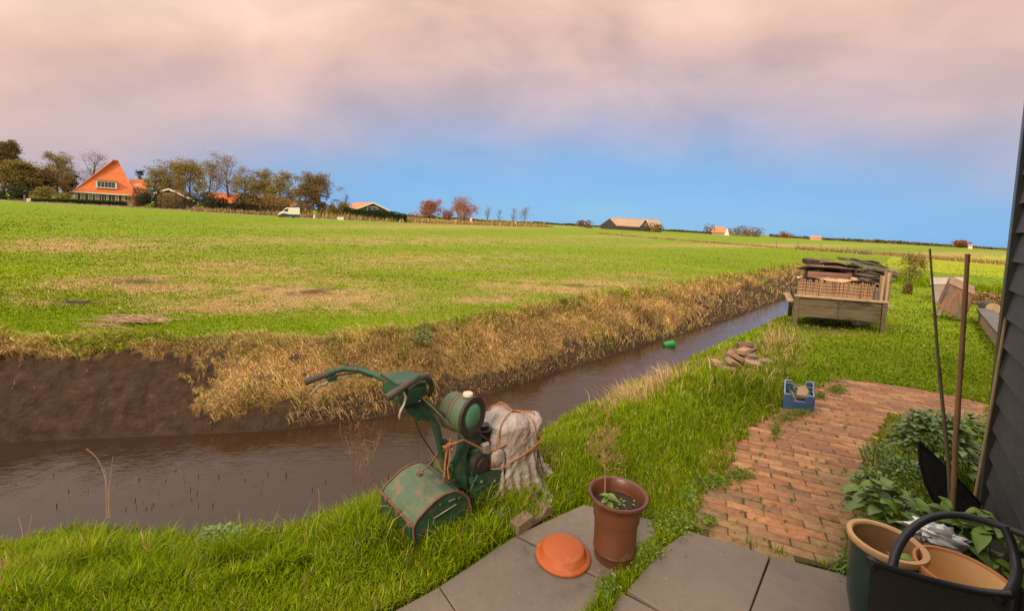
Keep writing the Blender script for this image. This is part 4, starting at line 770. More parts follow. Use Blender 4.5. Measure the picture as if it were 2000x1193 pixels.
# jug under the bed
jg = thing('jug', B(1.17, .35, 0), 'blue and white plastic jug lying under the raised bed', 'jug'); jR = bR@np.array(Euler((1.2, .3, .2)).to_matrix())
m = MB(); m.lathe([(0, -.11), (.07, -.11), (.08, -.09), (.08, .03), (.06, .08), (.025, .10), (.025, .13), (0, .13)], B(1.17, .35, .12), 20, jR); m.build('body', M('blue_white_plastic', (.30, .36, .46), (.62, .60, .60), 6, .4, bump=.1, c3=(.03, .05, .10), t3=(.5, .55), s3=7), jg, smooth=True)
m = MB(); m.lathe([(0, .13), (.03, .13), (.03, .16), (0, .16)], B(1.17, .35, .12), 16, jR); m.build('cap', M('blue_plastic', (.04, .09, .22), None, 5, .4, bump=0), jg)
# ------------------------------------------------------------------ bare bush, sheets and edging at right
tree(1780, 497, 78, 15.2, 'olive', 'leafless looking bush with olive twigs behind the lawn', cat='bush', name='bush', nl=900, ls=.055, bare=.05, group='', trunks=4) if 0 else None
bu_ = tree(1782, 499, 74, 15.2, 'olive', 'open twiggy bush standing behind the lawn right of the raised bed', cat='bush', name='bush', nl=1700, ls=.055, bare=.02, group=None, trunks=3)
shrub(1782, 554, 22, 14.9, 'brown', 'small brown grass tuft at the foot of the twiggy bush', 900, .05, name='grass_tuft', cat='tuft', group=None, stems=False)
f = FR(1858, 13.2, .02); cs = thing('corrugated_sheets', tuple(f.O), 'pale grey corrugated sheets leaning behind the tilted rusty box', 'sheet')
pg = M('grey_corrugated', (.42, .32, .26), (.28, .21, .17), 5, .7, bump=.1, c3=(.18, .11, .07), t3=(.6, .7))
def corrug(f, m, a, b, c, d, n=26, amp=.012, t=.006):       # ribs run from a-b edge to d-c edge
    a, b, c, d = map(np.array, (a, b, c, d)); nn = np.cross(b-a, d-a); nn /= np.linalg.norm(nn); V = []
    for sgn in (0, 1):
        for r in (0, .5, 1):
            for k in range(n*4+1):
                s_ = k/(n*4); p_ = (a+(b-a)*s_)*(1-r)+(d+(c-d)*s_)*r; V.append(p_+nn*(amp*math.sin(k*math.pi/2+.6)+t*sgn))
    N = n*4+1; F_ = []
    for sgn in (0, 1):
        for r in (0, 1):
            for k in range(N-1): i0 = sgn*3*N+r*N+k; F_.append((i0, i0+1, i0+N+1, i0+N))
    m.add(V, F_)
m = MB(); corrug(f, m, f.q(1826, 556), f.q(1885, 557), f.T(f.u(1890), -.15, 0), f.T(f.u(1829), -.15, 0), 20); m.build('front_sheet', pg, cs)
m = MB(); m.prism([f.q(1822, 544, .25), f.q(1898, 543, .3), f.q(1896, 556, -.02), f.q(1823, 556, -.02)], (0, 0, .012)); m.build('top_sheet', pg, cs)
for y_ in (547.5, 551.5): m = MB(); m.tube([f.q(1822, y_, .2 if y_ < 550 else .1), f.q(1897, y_-.5, .22 if y_ < 550 else .12)], .012, 5); m.build('lath', greyb, cs)
# tilted rusty box
f = FR(1876, 10.1, .02); rb = thing('rusty_box', tuple(f.O), 'open corrugated rusty iron box tipped on its side on the lawn', 'box')
rst = M('corrugated_rust', (.20, .085, .045), (.30, .17, .10), 5, .8, bump=.25, stretch=(4, 4, .6), c3=(.13, .11, .085), t3=(.5, .62), s3=3)
A0, B0, C0, D0 = f.q(1861, 556, .15), f.q(1911, 577, 0), f.q(1896, 627, 0), f.q(1844, 603, -.02); bk = f.ey*.55+np.array([0, 0, .16])
m = MB(); corrug(f, m, A0, B0, C0, D0, 13, .008); m.build('front_sheet', rst, rb)
m = MB(); m.prism([A0, B0, B0+bk, A0+bk], (0, 0, .01)); m.build('top_sheet', rst, rb)
m = MB(); m.prism([B0, C0, C0+bk, B0+bk], f.ex*.012); m.build('side_sheet', rst, rb); m = MB(); m.prism([A0, D0, D0+bk, A0+bk], -f.ex*.012); m.build('side_sheet', rst, rb)
m = MB(); m.prism([f.q(1846, 592, .0), f.q(1852, 603, -.02), f.q(1848, 618, -.1), f.q(1837, 614, -.05)], f.ey*.05); m.build('bent_flap', rst, rb)
m = MB(); m.tube([A0, B0, C0, D0, A0], .014, 6); m.build('rim', rustm, rb)
# edging wall with slate coping
cop = M('grey_coping', (.13, .11, .09), (.09, .075, .06), 5, .7, bump=.2); tan = M('tan_concrete', (.42, .27, .17), (.30, .19, .12), 6, .85, bump=.3)
ew = thing('edging_wall', P(1912, 640), 'low tan block edging with grey coping slab running to the shed', 'edging'); e0 = P(1908, 628); e1 = P(1966, 712); ed = (e1-e0)/np.linalg.norm(e1-e0); en = np.array([-ed[1], ed[0], 0]); en = en if en[0] > 0 else -en; Lw = np.linalg.norm(e1-e0)
for k in range(4): m = MB(); a_ = e0+ed*(Lw*k/4+.01)+en*.06; b_ = e0+ed*(Lw*(k+1)/4-.01)+en*.06; m.beam(a_+np.array([0, 0, .12]), b_+np.array([0, 0, .12]), .10, .26); m.build('block', tan, ew, bevel=.012)
m = MB(); m.beam(e0+en*.12+np.array([0, 0, .275])-ed*.3, e1+en*.12+np.array([0, 0, .275])+ed*.2, .28, .04); m.build('coping', cop, ew, bevel=.005)
lg = thing('log', P(1938, 622), 'sawn log lying behind the grey coping slab', 'log'); c = P(1938, 618)+np.array([0, 0, .2]); m = MB(); m.tube([c, c+np.array([.3, .45, 0])], [.16, .15], 14); m.build('bark', BARK, lg, smooth=True); m = MB(); m.tube([c-np.array([.006, .009, 0]), c-np.array([0, 0, 0])], [.14, .14], 14); m.build('cut_face', palew, lg)
n = 2500; an = rng.uniform(0, 6.28, n); rr = np.sqrt(rng.uniform(0, 1, n)); fr_ = FR(1935, 13.5); pts = fr_.O+fr_.ex*(np.cos(an)*rr*1.2)[:, None]+fr_.ey*(np.sin(an)*rr*.7)[:, None]; pts[:, 2] = (1-rr**2)*.28+rng.uniform(0, .05, n)
V, F_, cc = leaves(pts, .14, pick(n, DRY[:3]+[(.10, .06, .03)], [1, 1, 2, 2]), .25); tag(npmesh('straw_heap', V, F_, STRAW, col=cc, origin=tuple(fr_.O)), 'low heap of brown cut stalks at the right edge behind the lawn', 'heap')
# straw bundle on the meadow
c0 = P(268, 628); n = 260; V = []; m = MB(); R_ = random.Random(5)
for k in range(n):
    an = R_.gauss(-.12, .35)+(math.pi if R_.random() < .5 else 0); L_ = R_.uniform(.12, .5); c = c0+np.array([R_.gauss(0, .17), R_.gauss(0, .07), .02+abs(R_.gauss(0, .02))]); d = np.array([math.cos(an), math.sin(an), R_.gauss(0, .08)])*L_/2; m.tube([c-d, c+np.array([0, 0, .01]), c+d], .0045, 3, False)
for k in range(14):
    c = P(R_.uniform(160, 240), R_.uniform(628, 645)); d = np.array([1, R_.uniform(-.1, .3), 0])*R_.uniform(.1, .25); m.tube([c-d+[0, 0, .02], c+[0, 0, .04], c+d+[0, 0, .02]], .0045, 3, False)
tag(m.build('straw_bundle', palew), 'flattened bundle of pale straw lying on the meadow edge', 'straw')
# green watering scoop floating in the ditch
gp = M('green_plastic', (.012, .21, .05), (.01, .15, .035), 4, .35, bump=.05); q = P(1306, 674, -.64); gs = thing('bucket', tuple(q), 'bright green plastic bucket floating in the ditch', 'bucket')
gR = np.array(Euler((.15, 1.42, .35)).to_matrix()); m = MB(); m.lathe([(0, -.11), (.055, -.11), (.075, .09), (.082, .09), (.082, .105), (.07, .105), (.05, -.09), (0, -.09)], q+np.array([0, 0, .015]), 24, gR); m.build('body', gp, gs, smooth=True)
m = MB(); m.tube([q+gR@np.array([math.cos(t)*.113, math.sin(t)*.113*.3-.02, .11+math.sin(t)*.09])+np.array([0, 0, .035]) for t in np.linspace(0, math.pi, 12)], .005, 6); m.build('handle', gp, gs)
# ------------------------------------------------------------------ old green cylinder mower
MO = P(822, 1072); ma = math.radians(48); mW = np.array([-math.cos(ma), math.sin(ma), 0]); mL = np.array([math.sin(ma), math.cos(ma), 0]); mZ = np.array([0, 0, 1.]); mR = np.stack([mL, mW, mZ], 1)
def ML(l, w, z): return MO+mL*l+mW*w+mZ*z
def MP(x, y, w):
    d = ray(x, y); return Cam+d*(((MO-Cam)@mW+w)/(d@mW))
gpaint = M('mower_green_paint', (.026, .080, .042), (.018, .052, .030), 5, .5, bump=.25, bscale=60, c3=(.13, .07, .04), t3=(.54, .64), s3=14)
gfade = M('faded_green_paint', (.062, .105, .058), (.085, .115, .065), 5, .6, bump=.15, bscale=60, c3=(.19, .115, .065), t3=(.50, .68), s3=13)
rim = M('rusted_edge', (.20, .085, .045), (.12, .05, .03), 12, .8, bump=.4)
grip = M('worn_rubber_grip', (.085, .060, .05), (.05, .035, .03), 12, .75, bump=.2); alu = M('dull_aluminium', (.42, .34, .28), (.30, .24, .20), 14, .45, .5, bump=.1); blackp = M('oily_black_iron', (.022, .018, .016), (.05, .03, .022), 10, .55, bump=.3)
mw = thing('lawn_mower', ML(.35, .15, 0), 'old green motor cylinder mower with rusty grass box parked in tall grass', 'mower')
prof = [(-.035, -.02), (-.052, .14), (-.03, .175), (.02, .207), (.07, .232), (.13, .244), (.19, .238), (.245, .208), (.288, .158), (.308, .09), (.305, -.02)]
BW = .35
m = MB(); m.prism([ML(l, .004, z) for l, z in prof], mW*(BW-.008)); gb = m.build('grass_box', gfade, mw, bevel=.004)
m = MB(); m.prism([ML(l*.985+.002, -.004, z*.98) for l, z in prof], mW*.008); m.build('side_panel', gpaint, gb, bevel=.002)
m = MB(); m.prism([ML(l*.985+.002, BW-.004, z*.98) for l, z in prof], mW*.008); m.build('side_panel', gpaint, gb)
for w_ in (-.004, BW+.004): m = MB(); m.tube([ML(l, w_, z) for l, z in prof], .0085, 6, fl=.7); m.build('rim', rim, gb, smooth=True)
m = MB(); m.prism([ML(-.045, .012, -.02), ML(-.058, .012, .13), ML(-.052, .012, .13), ML(-.038, .012, -.02)], mW*(BW-.024)); m.build('front_flap', gpaint, gb)
m = MB(); m.tube([ML(-.054, .0, .142), ML(-.054, BW, .142)], .007, 6); [m.box(ML(-.056, w_, .142), (.02, .03, .02), mR) for w_ in (.03, .15, .28)]; m.build('hinge', rim, gb)
m = MB(); m.tube([ML(.21, .02, .255), ML(.21, BW-.02, .255)], .006, 6); [m.box(ML(.21, w_, .262), (.02, .025, .02), mR) for w_ in (.04, .27)]; m.build('rear_hinge', blackp, gb)
m = MB(); m.tube([ML(.06, -.01, .115), ML(.065, -.012, .145), ML(.20, -.012, .165)], .003, 5); m.box(ML(.17, -.012, .20), (.04, .006, .006), mR); m.build('latch', alu, gb)
# chassis
m = MB()
for w_ in (.03, .27): m.prism([ML(.34, w_, .02), ML(.78, w_, .02), ML(.80, w_, .12), ML(.60, w_, .20), ML(.38, w_, .26), ML(.33, w_, .18)], mW*.014)
m.beam(ML(.36, .03, .20), ML(.36, .284, .20), .03, .03); m.beam(ML(.74, .03, .08), ML(.74, .284, .08), .03, .03); m.build('side_frame', gpaint, mw, bevel=.003)
m = MB(); m.tube([ML(.60, .046, .085), ML(.60, .268, .085)], .08, 24); m.build('roller', blackp, mw, smooth=True)
m = MB(); m.tube([ML(.36, .046, .05), ML(.36, .268, .05)], .05, 16); m.build('cutting_cylinder', blackp, mw)
m = MB(); m.box(ML(.42, .16, .26), (.13, .16, .20), mR); m.build('crankcase', gpaint, mw, bevel=.02)
m = MB(); m.tube([ML(.40, .07, .30), ML(.40, .03, .30)], .06, 20); m.tube([ML(.40, .03, .30), ML(.40, .015, .30)], .035, 16); m.build('pulley', blackp, mw, smooth=True)
m = MB(); [m.lathe([(.0, 0), (.055, 0), (.055, .008), (0, .008)], ML(.50, .16, .33+.016*k), 20) for k in range(7)]; m.tube([ML(.50, .16, .3), ML(.50, .16, .46)], .035, 12); m.build('engine_cylinder', blackp, mw)
m = MB(); m.prism([MP(893, 952, .06), MP(888, 905, .06), MP(903, 868, .06), MP(918, 872, .06), MP(908, 905, .06), MP(915, 955, .06)], mW*.03); m.build('chain_guard', gpaint, mw, bevel=.006)
m = MB(); m.prism([ML(.62, .02, .0), ML(.82, .02, .0), ML(.84, .02, .07), ML(.66, .02, .10)], mW*.26); m.build('red_cover', M('red_paint', (.22, .015, .015), (.12, .01, .01), 9, .5), mw, bevel=.01)
for k_, (l_, z_) in enumerate(((.02, .05), (.10, .20), (.22, .19), (.285, .09), (.15, .05))):
    m = MB(); c = ML(l_, -.006, z_); m.tube([c, c-mW*.006], .006, 6); m.build('bolt', rim, mw)
for l_, z_ in ((.40, .20), (.50, .17), (.62, .14), (.74, .08)): m = MB(); c = ML(l_, .028, z_); m.tube([c, c-mW*.008], .008, 6); m.build('bolt', alu, mw)
m = MB(); m.tube([ML(.47, .05, .36), ML(.45, .03, .42), ML(.40, .03, .46), ML(.36, .05, .50)], .006, 6); m.build('fuel_pipe', blackp, mw, smooth=True)
m = MB(); m.tube([MP(800, 790, .12), MP(822, 850, .13), MP(850, 890, .15), MP(885, 905, .16)], .0035, 5); m.build('control_cable', blackp, mw, smooth=True)
m = MB(); m.box(ML(.44, .055, .37), (.05, .04, .06), mR); m.build('carburettor', alu, mw, bevel=.006)
# upright arms, rods
AT = lambda pts, r, n=7: MB().tube([MP(*q) for q in pts], r, n)
AT([(815, 792, .10), (840, 812, .10), (852, 835, .10), (860, 870, .10), (868, 915, .11)], [.016, .020, .022, .020, .018]).build('handle_stem', gpaint, mw, smooth=True)
AT([(822, 775, .10), (850, 800, .12), (905, 842, .12), (925, 862, .12)], [.014, .013, .014, .018], 6).build('handle_stem', gpaint, mw, smooth=True)
AT([(826, 778, .06), (862, 812, .06), (902, 852, .08)], .0042, 6).build('control_rod', alu, mw)
AT([(868, 812, .2), (905, 850, .2)], .006, 6).build('control_rod', rim, mw)
AT([(866, 866, .10), (845, 900, .12), (819, 925, .14)], .0052, 6).build('box_stay', rim, mw)
AT([(873, 868, .06), (871, 905, .06), (866, 942, .06)], [.010, .012, .010], 6).build('rusty_strut', rim, mw)
m = MB(); m.box(MP(868, 868, .10), (.03, .04, .05), mR); m.box(MP(880, 866, .10), (.03, .02, .03), mR); m.build('clamp', blackp, mw, bevel=.004)
m = MB(); m.box(MP(820, 925, .13), (.03, .03, .02), mR); m.build('clamp', rim, mw, bevel=.004)
# perforated quadrant under the control head
m = MB(); m.prism([MP(790, 792, .09), MP(832, 783, .09), MP(846, 806, .09), MP(838, 822, .09), MP(815, 822, .09), MP(795, 806, .09)], mW*.012); qd = m.build('quadrant_plate', gpaint, mw, bevel=.002)
m = MB()
for x_, y_ in ((812, 792), (810, 799), (808, 806), (822, 812), (836, 800)): c = MP(x_, y_, .088); m.tube([c, c+mW*.004], .0045, 8)
m.build('hole', blackp, qd)
# control head
m = MB(); m.prism([MP(778, 752, .07), MP(832, 748, .07), MP(836, 770, .07), MP(812, 788, .07), MP(784, 796, .07), MP(775, 780, .07)], mW*.17); hd = m.build('control_head', gpaint, mw, bevel=.008)
m = MB(); m.prism([MP(776, 750, .06), MP(834, 744, .06), MP(835, 749, .06), MP(777, 755, .06)], mW*.19); m.build('lid', gpaint, hd, bevel=.003)
# handlebars
AT([(800, 748, 0.0), (815, 736, .0), (830, 733, .01), (841, 744, .03), (843, 760, .06), (838, 770, .10)], .0145, 10).build('handlebar', gpaint, mw, smooth=True)
AT([(755, 777, 0.0), (776, 763, 0.0), (803, 746, 0.0), (824, 735, .004), (838, 740, .02), (843, 752, .04)], [.019, .0185, .0175, .016, .015, .0145], 10).build('grip', grip, mw, smooth=True)
AT([(640, 728, .39), (668, 720, .38), (700, 721, .34), (728, 730, .28), (760, 746, .22)], [.013, .0145, .0145, .0145, .014], 10).build('handlebar', gpaint, mw, smooth=True)
AT([(595, 747, .41), (618, 738, .40), (643, 729, .39), (655, 724, .385)], [.0165, .0165, .0155, .015], 10).build('grip', grip, mw, smooth=True)
AT([(645, 735, .39), (665, 732, .375), (700, 727, .34), (728, 738, .28)], .004, 5).build('brake_cable', blackp, mw)
AT([(643, 742, .385), (672, 737, .37), (692, 726, .35)], .0032, 5).build('brake_cable', alu, mw)
m = MB(); m.box(MP(648, 738, .39), (.05, .03, .03), mR); m.build('lever_bracket', gpaint, mw, bevel=.005)
m = MB(); m.tube([MP(641, 744, .385), MP(635, 750, .385), MP(625, 752, .385), MP(612, 764, .385), MP(607, 770, .385)], [.008, .010, .006, .006, .004], 7); m.build('clutch_lever', alu, mw, smooth=True)
m = MB(); m.tube([MP(787, 763, -.005), MP(793, 775, -.01), MP(789, 790, -.01), MP(783, 800, -.01), MP(780, 812, -.01), MP(781, 817, -.01)], [.007, .010, .009, .010, .010, .007], 8, fl=.7); m.build('throttle_lever', alu, mw, smooth=True)
AT([(795, 762, 0.0), (812, 750, .01), (832, 739, .02)], .0038, 6).build('control_rod', alu, mw)
m = MB(); m.box(MP(791, 763, .01), (.02, .03, .05), mR); m.build('lever_bracket', blackp, mw, bevel=.003)
# tank
c0_ = MP(924, 813, .02); ax = mW*.95+mL*-.22+mZ*-.05; ax /= np.linalg.norm(ax); y_ = np.cross(mZ, ax); y_ /= np.linalg.norm(y_); x_ = np.cross(y_, ax); tR = np.stack([x_, y_, ax], 1)
tR = tR*np.array([1.34, 1.34, 1.2]); m = MB(); m.lathe([(0, .002), (.066, .002), (.074, .006), (.076, .012), (.076, .135), (.068, .145), (0, .147)], c0_, 36, tR); tk = m.build('fuel_tank', gfade, mw, smooth=True)
m = MB(); m.lathe([(.062, -.004), (.079, -.004), (.080, .012), (.062, .012), (.062, -.004)], c0_, 36, tR); m.build('end_ring', blackp, tk, smooth=True)
m = MB(); m.lathe([(0, -.008), (.036, -.008), (.044, -.003), (.05, .001), (0, .003)], c0_, 30, tR); m.build('end_disc', M('disc_green', (.10, .24, .13), (.07, .18, .10), 8, .35, bump=.05), tk, smooth=True)
for a_ in (.065, .085): m = MB(); m.lathe([(.0765, a_), (.079, a_+.003), (.0765, a_+.006)], c0_, 36, tR); m.build('strap', rim, tk)
cp = c0_+ax*.045+mZ*.098; m = MB(); m.lathe([(0, .026), (.026, .026), (.029, .022), (.029, .010), (.018, .008), (.018, -.01)], cp, 24); m.build('filler_cap', M('cream_cap', (.70, .52, .38), (.6, .42, .3), 8, .5), tk, smooth=True)
m = MB(); m.prism([MP(905, 845, .10), MP(940, 840, .10), MP(945, 880, .10), MP(915, 900, .10), MP(905, 880, .10)], mW*.06); m.build('tank_bracket', gpaint, mw, bevel=.006)
# tarpaulin over the engine, tied with rope
tc_ = MP(985, 905, .16); tc_[2] = 0; TH = EYE-.0
def n3(x, y, k): return float(fbm(np.array([x]), np.array([y]), k, 3)[0])-.5
GN_ = 80; sp_ = .0112; ii_, jj_ = np.meshgrid(np.arange(GN_), np.arange(GN_), indexing='ij')
crng = np.random.default_rng(4)
X_ = np.stack([(ii_-GN_/2+.5)*sp_, (jj_-GN_/2+.5)*sp_, np.full(ii_.shape, .60)], -1).reshape(-1, 3)
X_[:, 2] -= 1.1*(np.hypot(X_[:, 0], X_[:, 1])**2)            # start as a loose bell with slack cloth in it
X_[:, :2] *= .70; X_[:, 2] += .03*(fbm(X_[:, 0]*14+9, X_[:, 1]*14+9, 3)-.5)
ca_, sa_ = math.cos(.55), math.sin(.55); X_[:, :2] = X_[:, :2]@np.array([[ca_, sa_], [-sa_, ca_]]); X_ += crng.normal(0, .002, X_.shape); V_ = np.zeros_like(X_)
idg = np.arange(GN_*GN_).reshape(GN_, GN_)
cons = []
for (di, dj, st) in ((1, 0, 1.), (0, 1, 1.), (1, 1, .5), (1, -1, .5), (3, 0, .05), (0, 3, .05)):
    a_ = idg[:GN_-di, max(0, -dj):GN_-max(0, dj)]; b_ = idg[di:, max(0, dj):GN_+min(0, dj)]
    if di == 0: a_, b_ = idg[:, :GN_-dj], idg[:, dj:]
    cons.append((a_.ravel(), b_.ravel(), sp_*math.hypot(di, dj), st))
ELL = [((.02, 0, .22), (.15, .115, .17)), ((-.08, .04, .36), (.08, .07, .09)), ((.12, -.04, .35), (.07, .07, .08)), ((.02, .08, .36), (.07, .06, .09)), ((0, -.04, .38), (.11, .07, .06)), ((.17, .06, .26), (.05, .06, .06)), ((-.13, -.06, .25), (.05, .06, .07)), ((.03, .0, .12), (.16, .12, .14))]
ELL = [((c_[0]*1.15, c_[1]*1.15, c_[2]+.02), (r_[0]*1.18, r_[1]*1.18, r_[2])) for c_, r_ in ELL]
for stp in range(150):
    V_ *= .95; V_[:, 2] -= 9.8*.008; old = X_.copy(); X_ = X_+V_*.008; hit = np.zeros(len(X_), bool)
    for it in range(12):
        dX = np.zeros_like(X_); cnt = np.zeros(len(X_))
        for a_, b_, l_, st in cons:
            d = X_[b_]-X_[a_]; L_ = np.linalg.norm(d, axis=1)+1e-9; k = (L_-l_)/L_*.5*st
            if st < .1: k = np.where(L_ < l_, k, 0)
            dd = d*k[:, None]
            for c_ in range(3): dX[:, c_] += np.bincount(a_, dd[:, c_], len(X_))-np.bincount(b_, dd[:, c_], len(X_))
            cnt += np.bincount(a_, minlength=len(X_))+np.bincount(b_, minlength=len(X_))
        X_ += dX/np.maximum(cnt, 1)[:, None]*2.
        for c0e, r0e in ELL:
            q = (X_-c0e)/r0e; r_ = np.linalg.norm(q, axis=1); ins = r_ < 1.0; X_[ins] = np.array(c0e)+q[ins]/r_[ins][:, None]*r0e; hit |= ins
        if stp > 70:
            rad_ = np.hypot(X_[:, 0]/1.15, X_[:, 1]); band = np.abs(X_[:, 2]-(.25+.12*X_[:, 0])) < .022; lim = .160; o_ = band & (rad_ > lim); X_[o_, :2] *= (1-(1-lim/rad_[o_])*.3)[:, None]
        fl_ = X_[:, 2] < .04; X_[fl_, 2] = .04; hit |= fl_
    X_[hit] = old[hit]*.85+X_[hit]*.15                       # cloth grips what it lies on
    for c0e, r0e in ELL:
        q = (X_-c0e)/r0e; r_ = np.linalg.norm(q, axis=1); ins = r_ < 1.0; X_[ins] = np.array(c0e)+q[ins]/r_[ins][:, None]*r0e
    V_ = (X_-old)/.008; sp2 = np.linalg.norm(V_, axis=1, keepdims=True); V_ *= np.minimum(1, 1.6/(sp2+1e-9))
X_[:, 0] *= 1.14; X_[:, 1] *= 1.06; X_[:, 2] *= 1.04
CW = tc_+X_[:, :1]*mL+X_[:, 1:2]*mW+X_[:, 2:3]*mZ
m = MB(); m.add(CW, [tuple(q) for q in np.stack([idg[:-1, :-1], idg[1:, :-1], idg[1:, 1:], idg[:-1, 1:]], -1).reshape(-1, 4) if abs(q[0]//GN_-GN_/2)**3+abs(q[0] % GN_-GN_/2)**3 < (GN_*.50)**3])
tarpm = M('grey_tarpaulin', (.38, .30, .255), (.28, .215, .18), 4, .5, bump=.7, bscale=9, c3=(.20, .15, .12), t3=(.56, .72), s3=5, stretch=(1.5, 1.5, .55))
tp = m.build('tarpaulin', tarpm, smooth=True); tag(tp, 'crumpled grey tarpaulin tied down over the mower engine', 'tarpaulin')
sb_ = tp.modifiers.new('s', 'SUBSURF'); sb_.levels = 2; sb_.render_levels = 2
for nm, sc_, st_ in (('folds', .10, .009), ('wrinkles', .04, .003)):
    tx = bpy.data.textures.new(nm, 'MUSGRAVE'); tx.musgrave_type = 'RIDGED_MULTIFRACTAL'; tx.noise_scale = sc_; tx.octaves = 2; dm = tp.modifiers.new(nm, 'DISPLACE'); dm.texture = tx; dm.strength = st_; dm.mid_level = .6
sm_ = tp.modifiers.new('t', 'SOLIDIFY'); sm_.thickness = .003
ropem = M('tan_rope', (.42, .19, .07), (.30, .12, .045), 60, .85, bump=.6, bscale=120)
rp = thing('rope', tc_+mZ*.1, 'tan rope wound round the tarpaulin and knotted to the mower', 'rope')
TA = np.arctan2(X_[:, 1], X_[:, 0]); TR = np.hypot(X_[:, 0], X_[:, 1])
def side(th, z):
    da = np.abs((TA-th+math.pi) % (2*math.pi)-math.pi); k = (da < .16) & (np.abs(X_[:, 2]-z) < .03); r = TR[k].max() if k.any() else .18; r += .006
    return tc_+mL*math.cos(th)*r+mW*math.sin(th)*r+mZ*z
def over(x, y):
    k = np.hypot(X_[:, 0]-x, X_[:, 1]-y) < .02; z = X_[k, 2].max()+.012 if k.any() else .3
    return tc_+mL*x+mW*y+mZ*z
def smooth_(p, n=2):
    p = np.array(p)
    for _ in range(n): q = p.copy(); q[1:-1] = (p[:-2]+p[1:-1]*2+p[2:])/4; p = q
    return p
m = MB(); m.tube(smooth_([side(t, .27+.12*TR.mean()*math.cos(t)) for t in np.linspace(0, 2*math.pi, 60)]), .0042, 6); m.build('strand', ropem, rp, smooth=True)
m = MB(); m.tube(smooth_([side(t, .30+.05*math.sin(t+1.)) for t in np.linspace(-2.4, 2.2, 50)]), .0042, 6); m.build('strand', ropem, rp, smooth=True)
for (xa, ya), (xb, yb) in (((-.16, -.10), (.17, .06)), ((.12, -.15), (.03, .15)), ((.17, -.10), (-.05, .15))):
    pts_ = [over(xa+(xb-xa)*k/30, ya+(yb-ya)*k/30) for k in range(31)]; th0 = math.atan2(ya, xa); th1 = math.atan2(yb, xb)
    p_ = [side(th0, .27)]+pts_+[side(th1, .27)]; m = MB(); m.tube(smooth_(p_, 3), .004, 6); m.build('strand', ropem, rp, smooth=True)
onT = lambda a, b: side(a, .30)
m = MB(); m.tube([MP(874, 872, .03), MP(880, 868, .02), MP(905, 858, .01), side(-2.7, .34), side(-2.3, .36)], .0055, 6); m.build('strand', ropem, rp, smooth=True)
m = MB(); R_ = random.Random(2)
for k in range(7): c = MP(877+R_.uniform(-5, 5), 869+R_.uniform(-4, 4), .03); m.tube([c+np.array([R_.gauss(0, .012) for _ in range(3)]) for _ in range(4)], .005, 5)
m.build('knot', ropem, rp, smooth=True)
m = MB(); m.tube([MP(878, 872, .03), MP(880, 890, .03), MP(874, 915, .04), MP(877, 935, .04)], .0055, 6); m.tube([MP(874, 872, .03), MP(870, 900, .04), MP(868, 930, .04)], .005, 6); m.build('hanging_end', ropem, rp, smooth=True)
m = MB()
for k in range(4): c = MP(829+R_.uniform(-3, 3), 776+R_.uniform(-3, 3), .07); m.tube([c+np.array([R_.gauss(0, .01) for _ in range(3)]) for _ in range(4)], .004, 5)
m.build('twine', ropem, rp)
# ------------------------------------------------------------------ pots, saucer, crate
terra = M('brown_terracotta', (.135, .042, .018), (.085, .028, .014), 5, .38, bump=.08, c3=(.19, .11, .07), t3=(.56, .76), s3=6, spec=.5)
oterra = M('orange_terracotta', (.40, .085, .016), (.34, .07, .014), 4, .6, bump=.12, c3=(.50, .20, .08), t3=(.56, .8), s3=7)
soilp = M('wet_potting_soil', (.020, .012, .008), (.05, .03, .02), 40, .7, bump=1., bscale=60, c3=(.18, .10, .06), t3=(.66, .7), s3=50)
pb = P(1198, 1085, .02)
pt = thing('flower_pot', pb, 'tall brown flower pot with dead stalk standing on the slate patio', 'flower pot')
m = MB(); m.lathe([(0, 0), (.094, 0), (.099, .012), (.103, .050), (.107, .054), (.104, .060), (.108, .218), (.113, .220), (.111, .228), (.116, .268), (.128, .306), (.148, .320), (.152, .328), (.149, .336), (.138, .336), (.131, .328), (.120, .29), (.117, .26), (.114, .21), (0, .21)], pb, 64); m.build('shell', terra, pt, smooth=True)
m = MB(); m.lathe([(.1175, .270), (.0, .276)], pb, 40); so_ = m.build('soil', soilp, pt); so_.modifiers.new('s', 'SUBSURF').levels = 1
def leafblade(m, base, d, L, w, droop=.3, lobed=0):
    d = np.array(d, float); d /= np.linalg.norm(d); s_ = np.cross(d, [0, 0, 1.]); s_ /= np.linalg.norm(s_)+1e-9; up = np.cross(s_, d); V = []; N = 6
    for k in range(N+1):
        t_ = k/N; c = base+d*L*t_-np.array([0, 0, 1.])*droop*L*t_*t_; ww = w/2*math.sin(math.pi*min(1, .08+t_*.92)**.8)*(1+(lobed*(k % 2)*.5))
        V += [c-s_*ww+up*ww*.25, c, c+s_*ww+up*ww*.25]
    F_ = []
    for k in range(N): a = k*3; F_ += [(a, a+1, a+4, a+3), (a+1, a+2, a+5, a+4)]
    m.add(V, F_)
freshleaf = M('fresh_green_leaf', (.10, .17, .015), (.17, .24, .03), 14, .5, bump=.15); deepleaf = M('deep_green_leaf', (.08, .135, .022), (.13, .18, .04), 10, .5, bump=.2, spec=.5); paleleaf = M('pale_green_leaf', (.24, .28, .08), (.15, .21, .045), 10, .5, bump=.2)
deadst = M('dead_stalk', (.25, .13, .07), (.36, .20, .09), 30, .85, bump=0)
dp = thing('dead_plant', pb+np.array([-.05, .03, .275]), 'dried brown flower stalk with seed heads rising from the tall pot', 'plant'); b0 = pb+np.array([-.055, .03, .265]); R_ = random.Random(9)
m = MB(); top = b0+np.array([-.03, .02, .36]); m.tube([b0, b0*.5+top*.5+[.006, 0, 0], top], [.0045, .003, .0015], 6)
hd_ = []
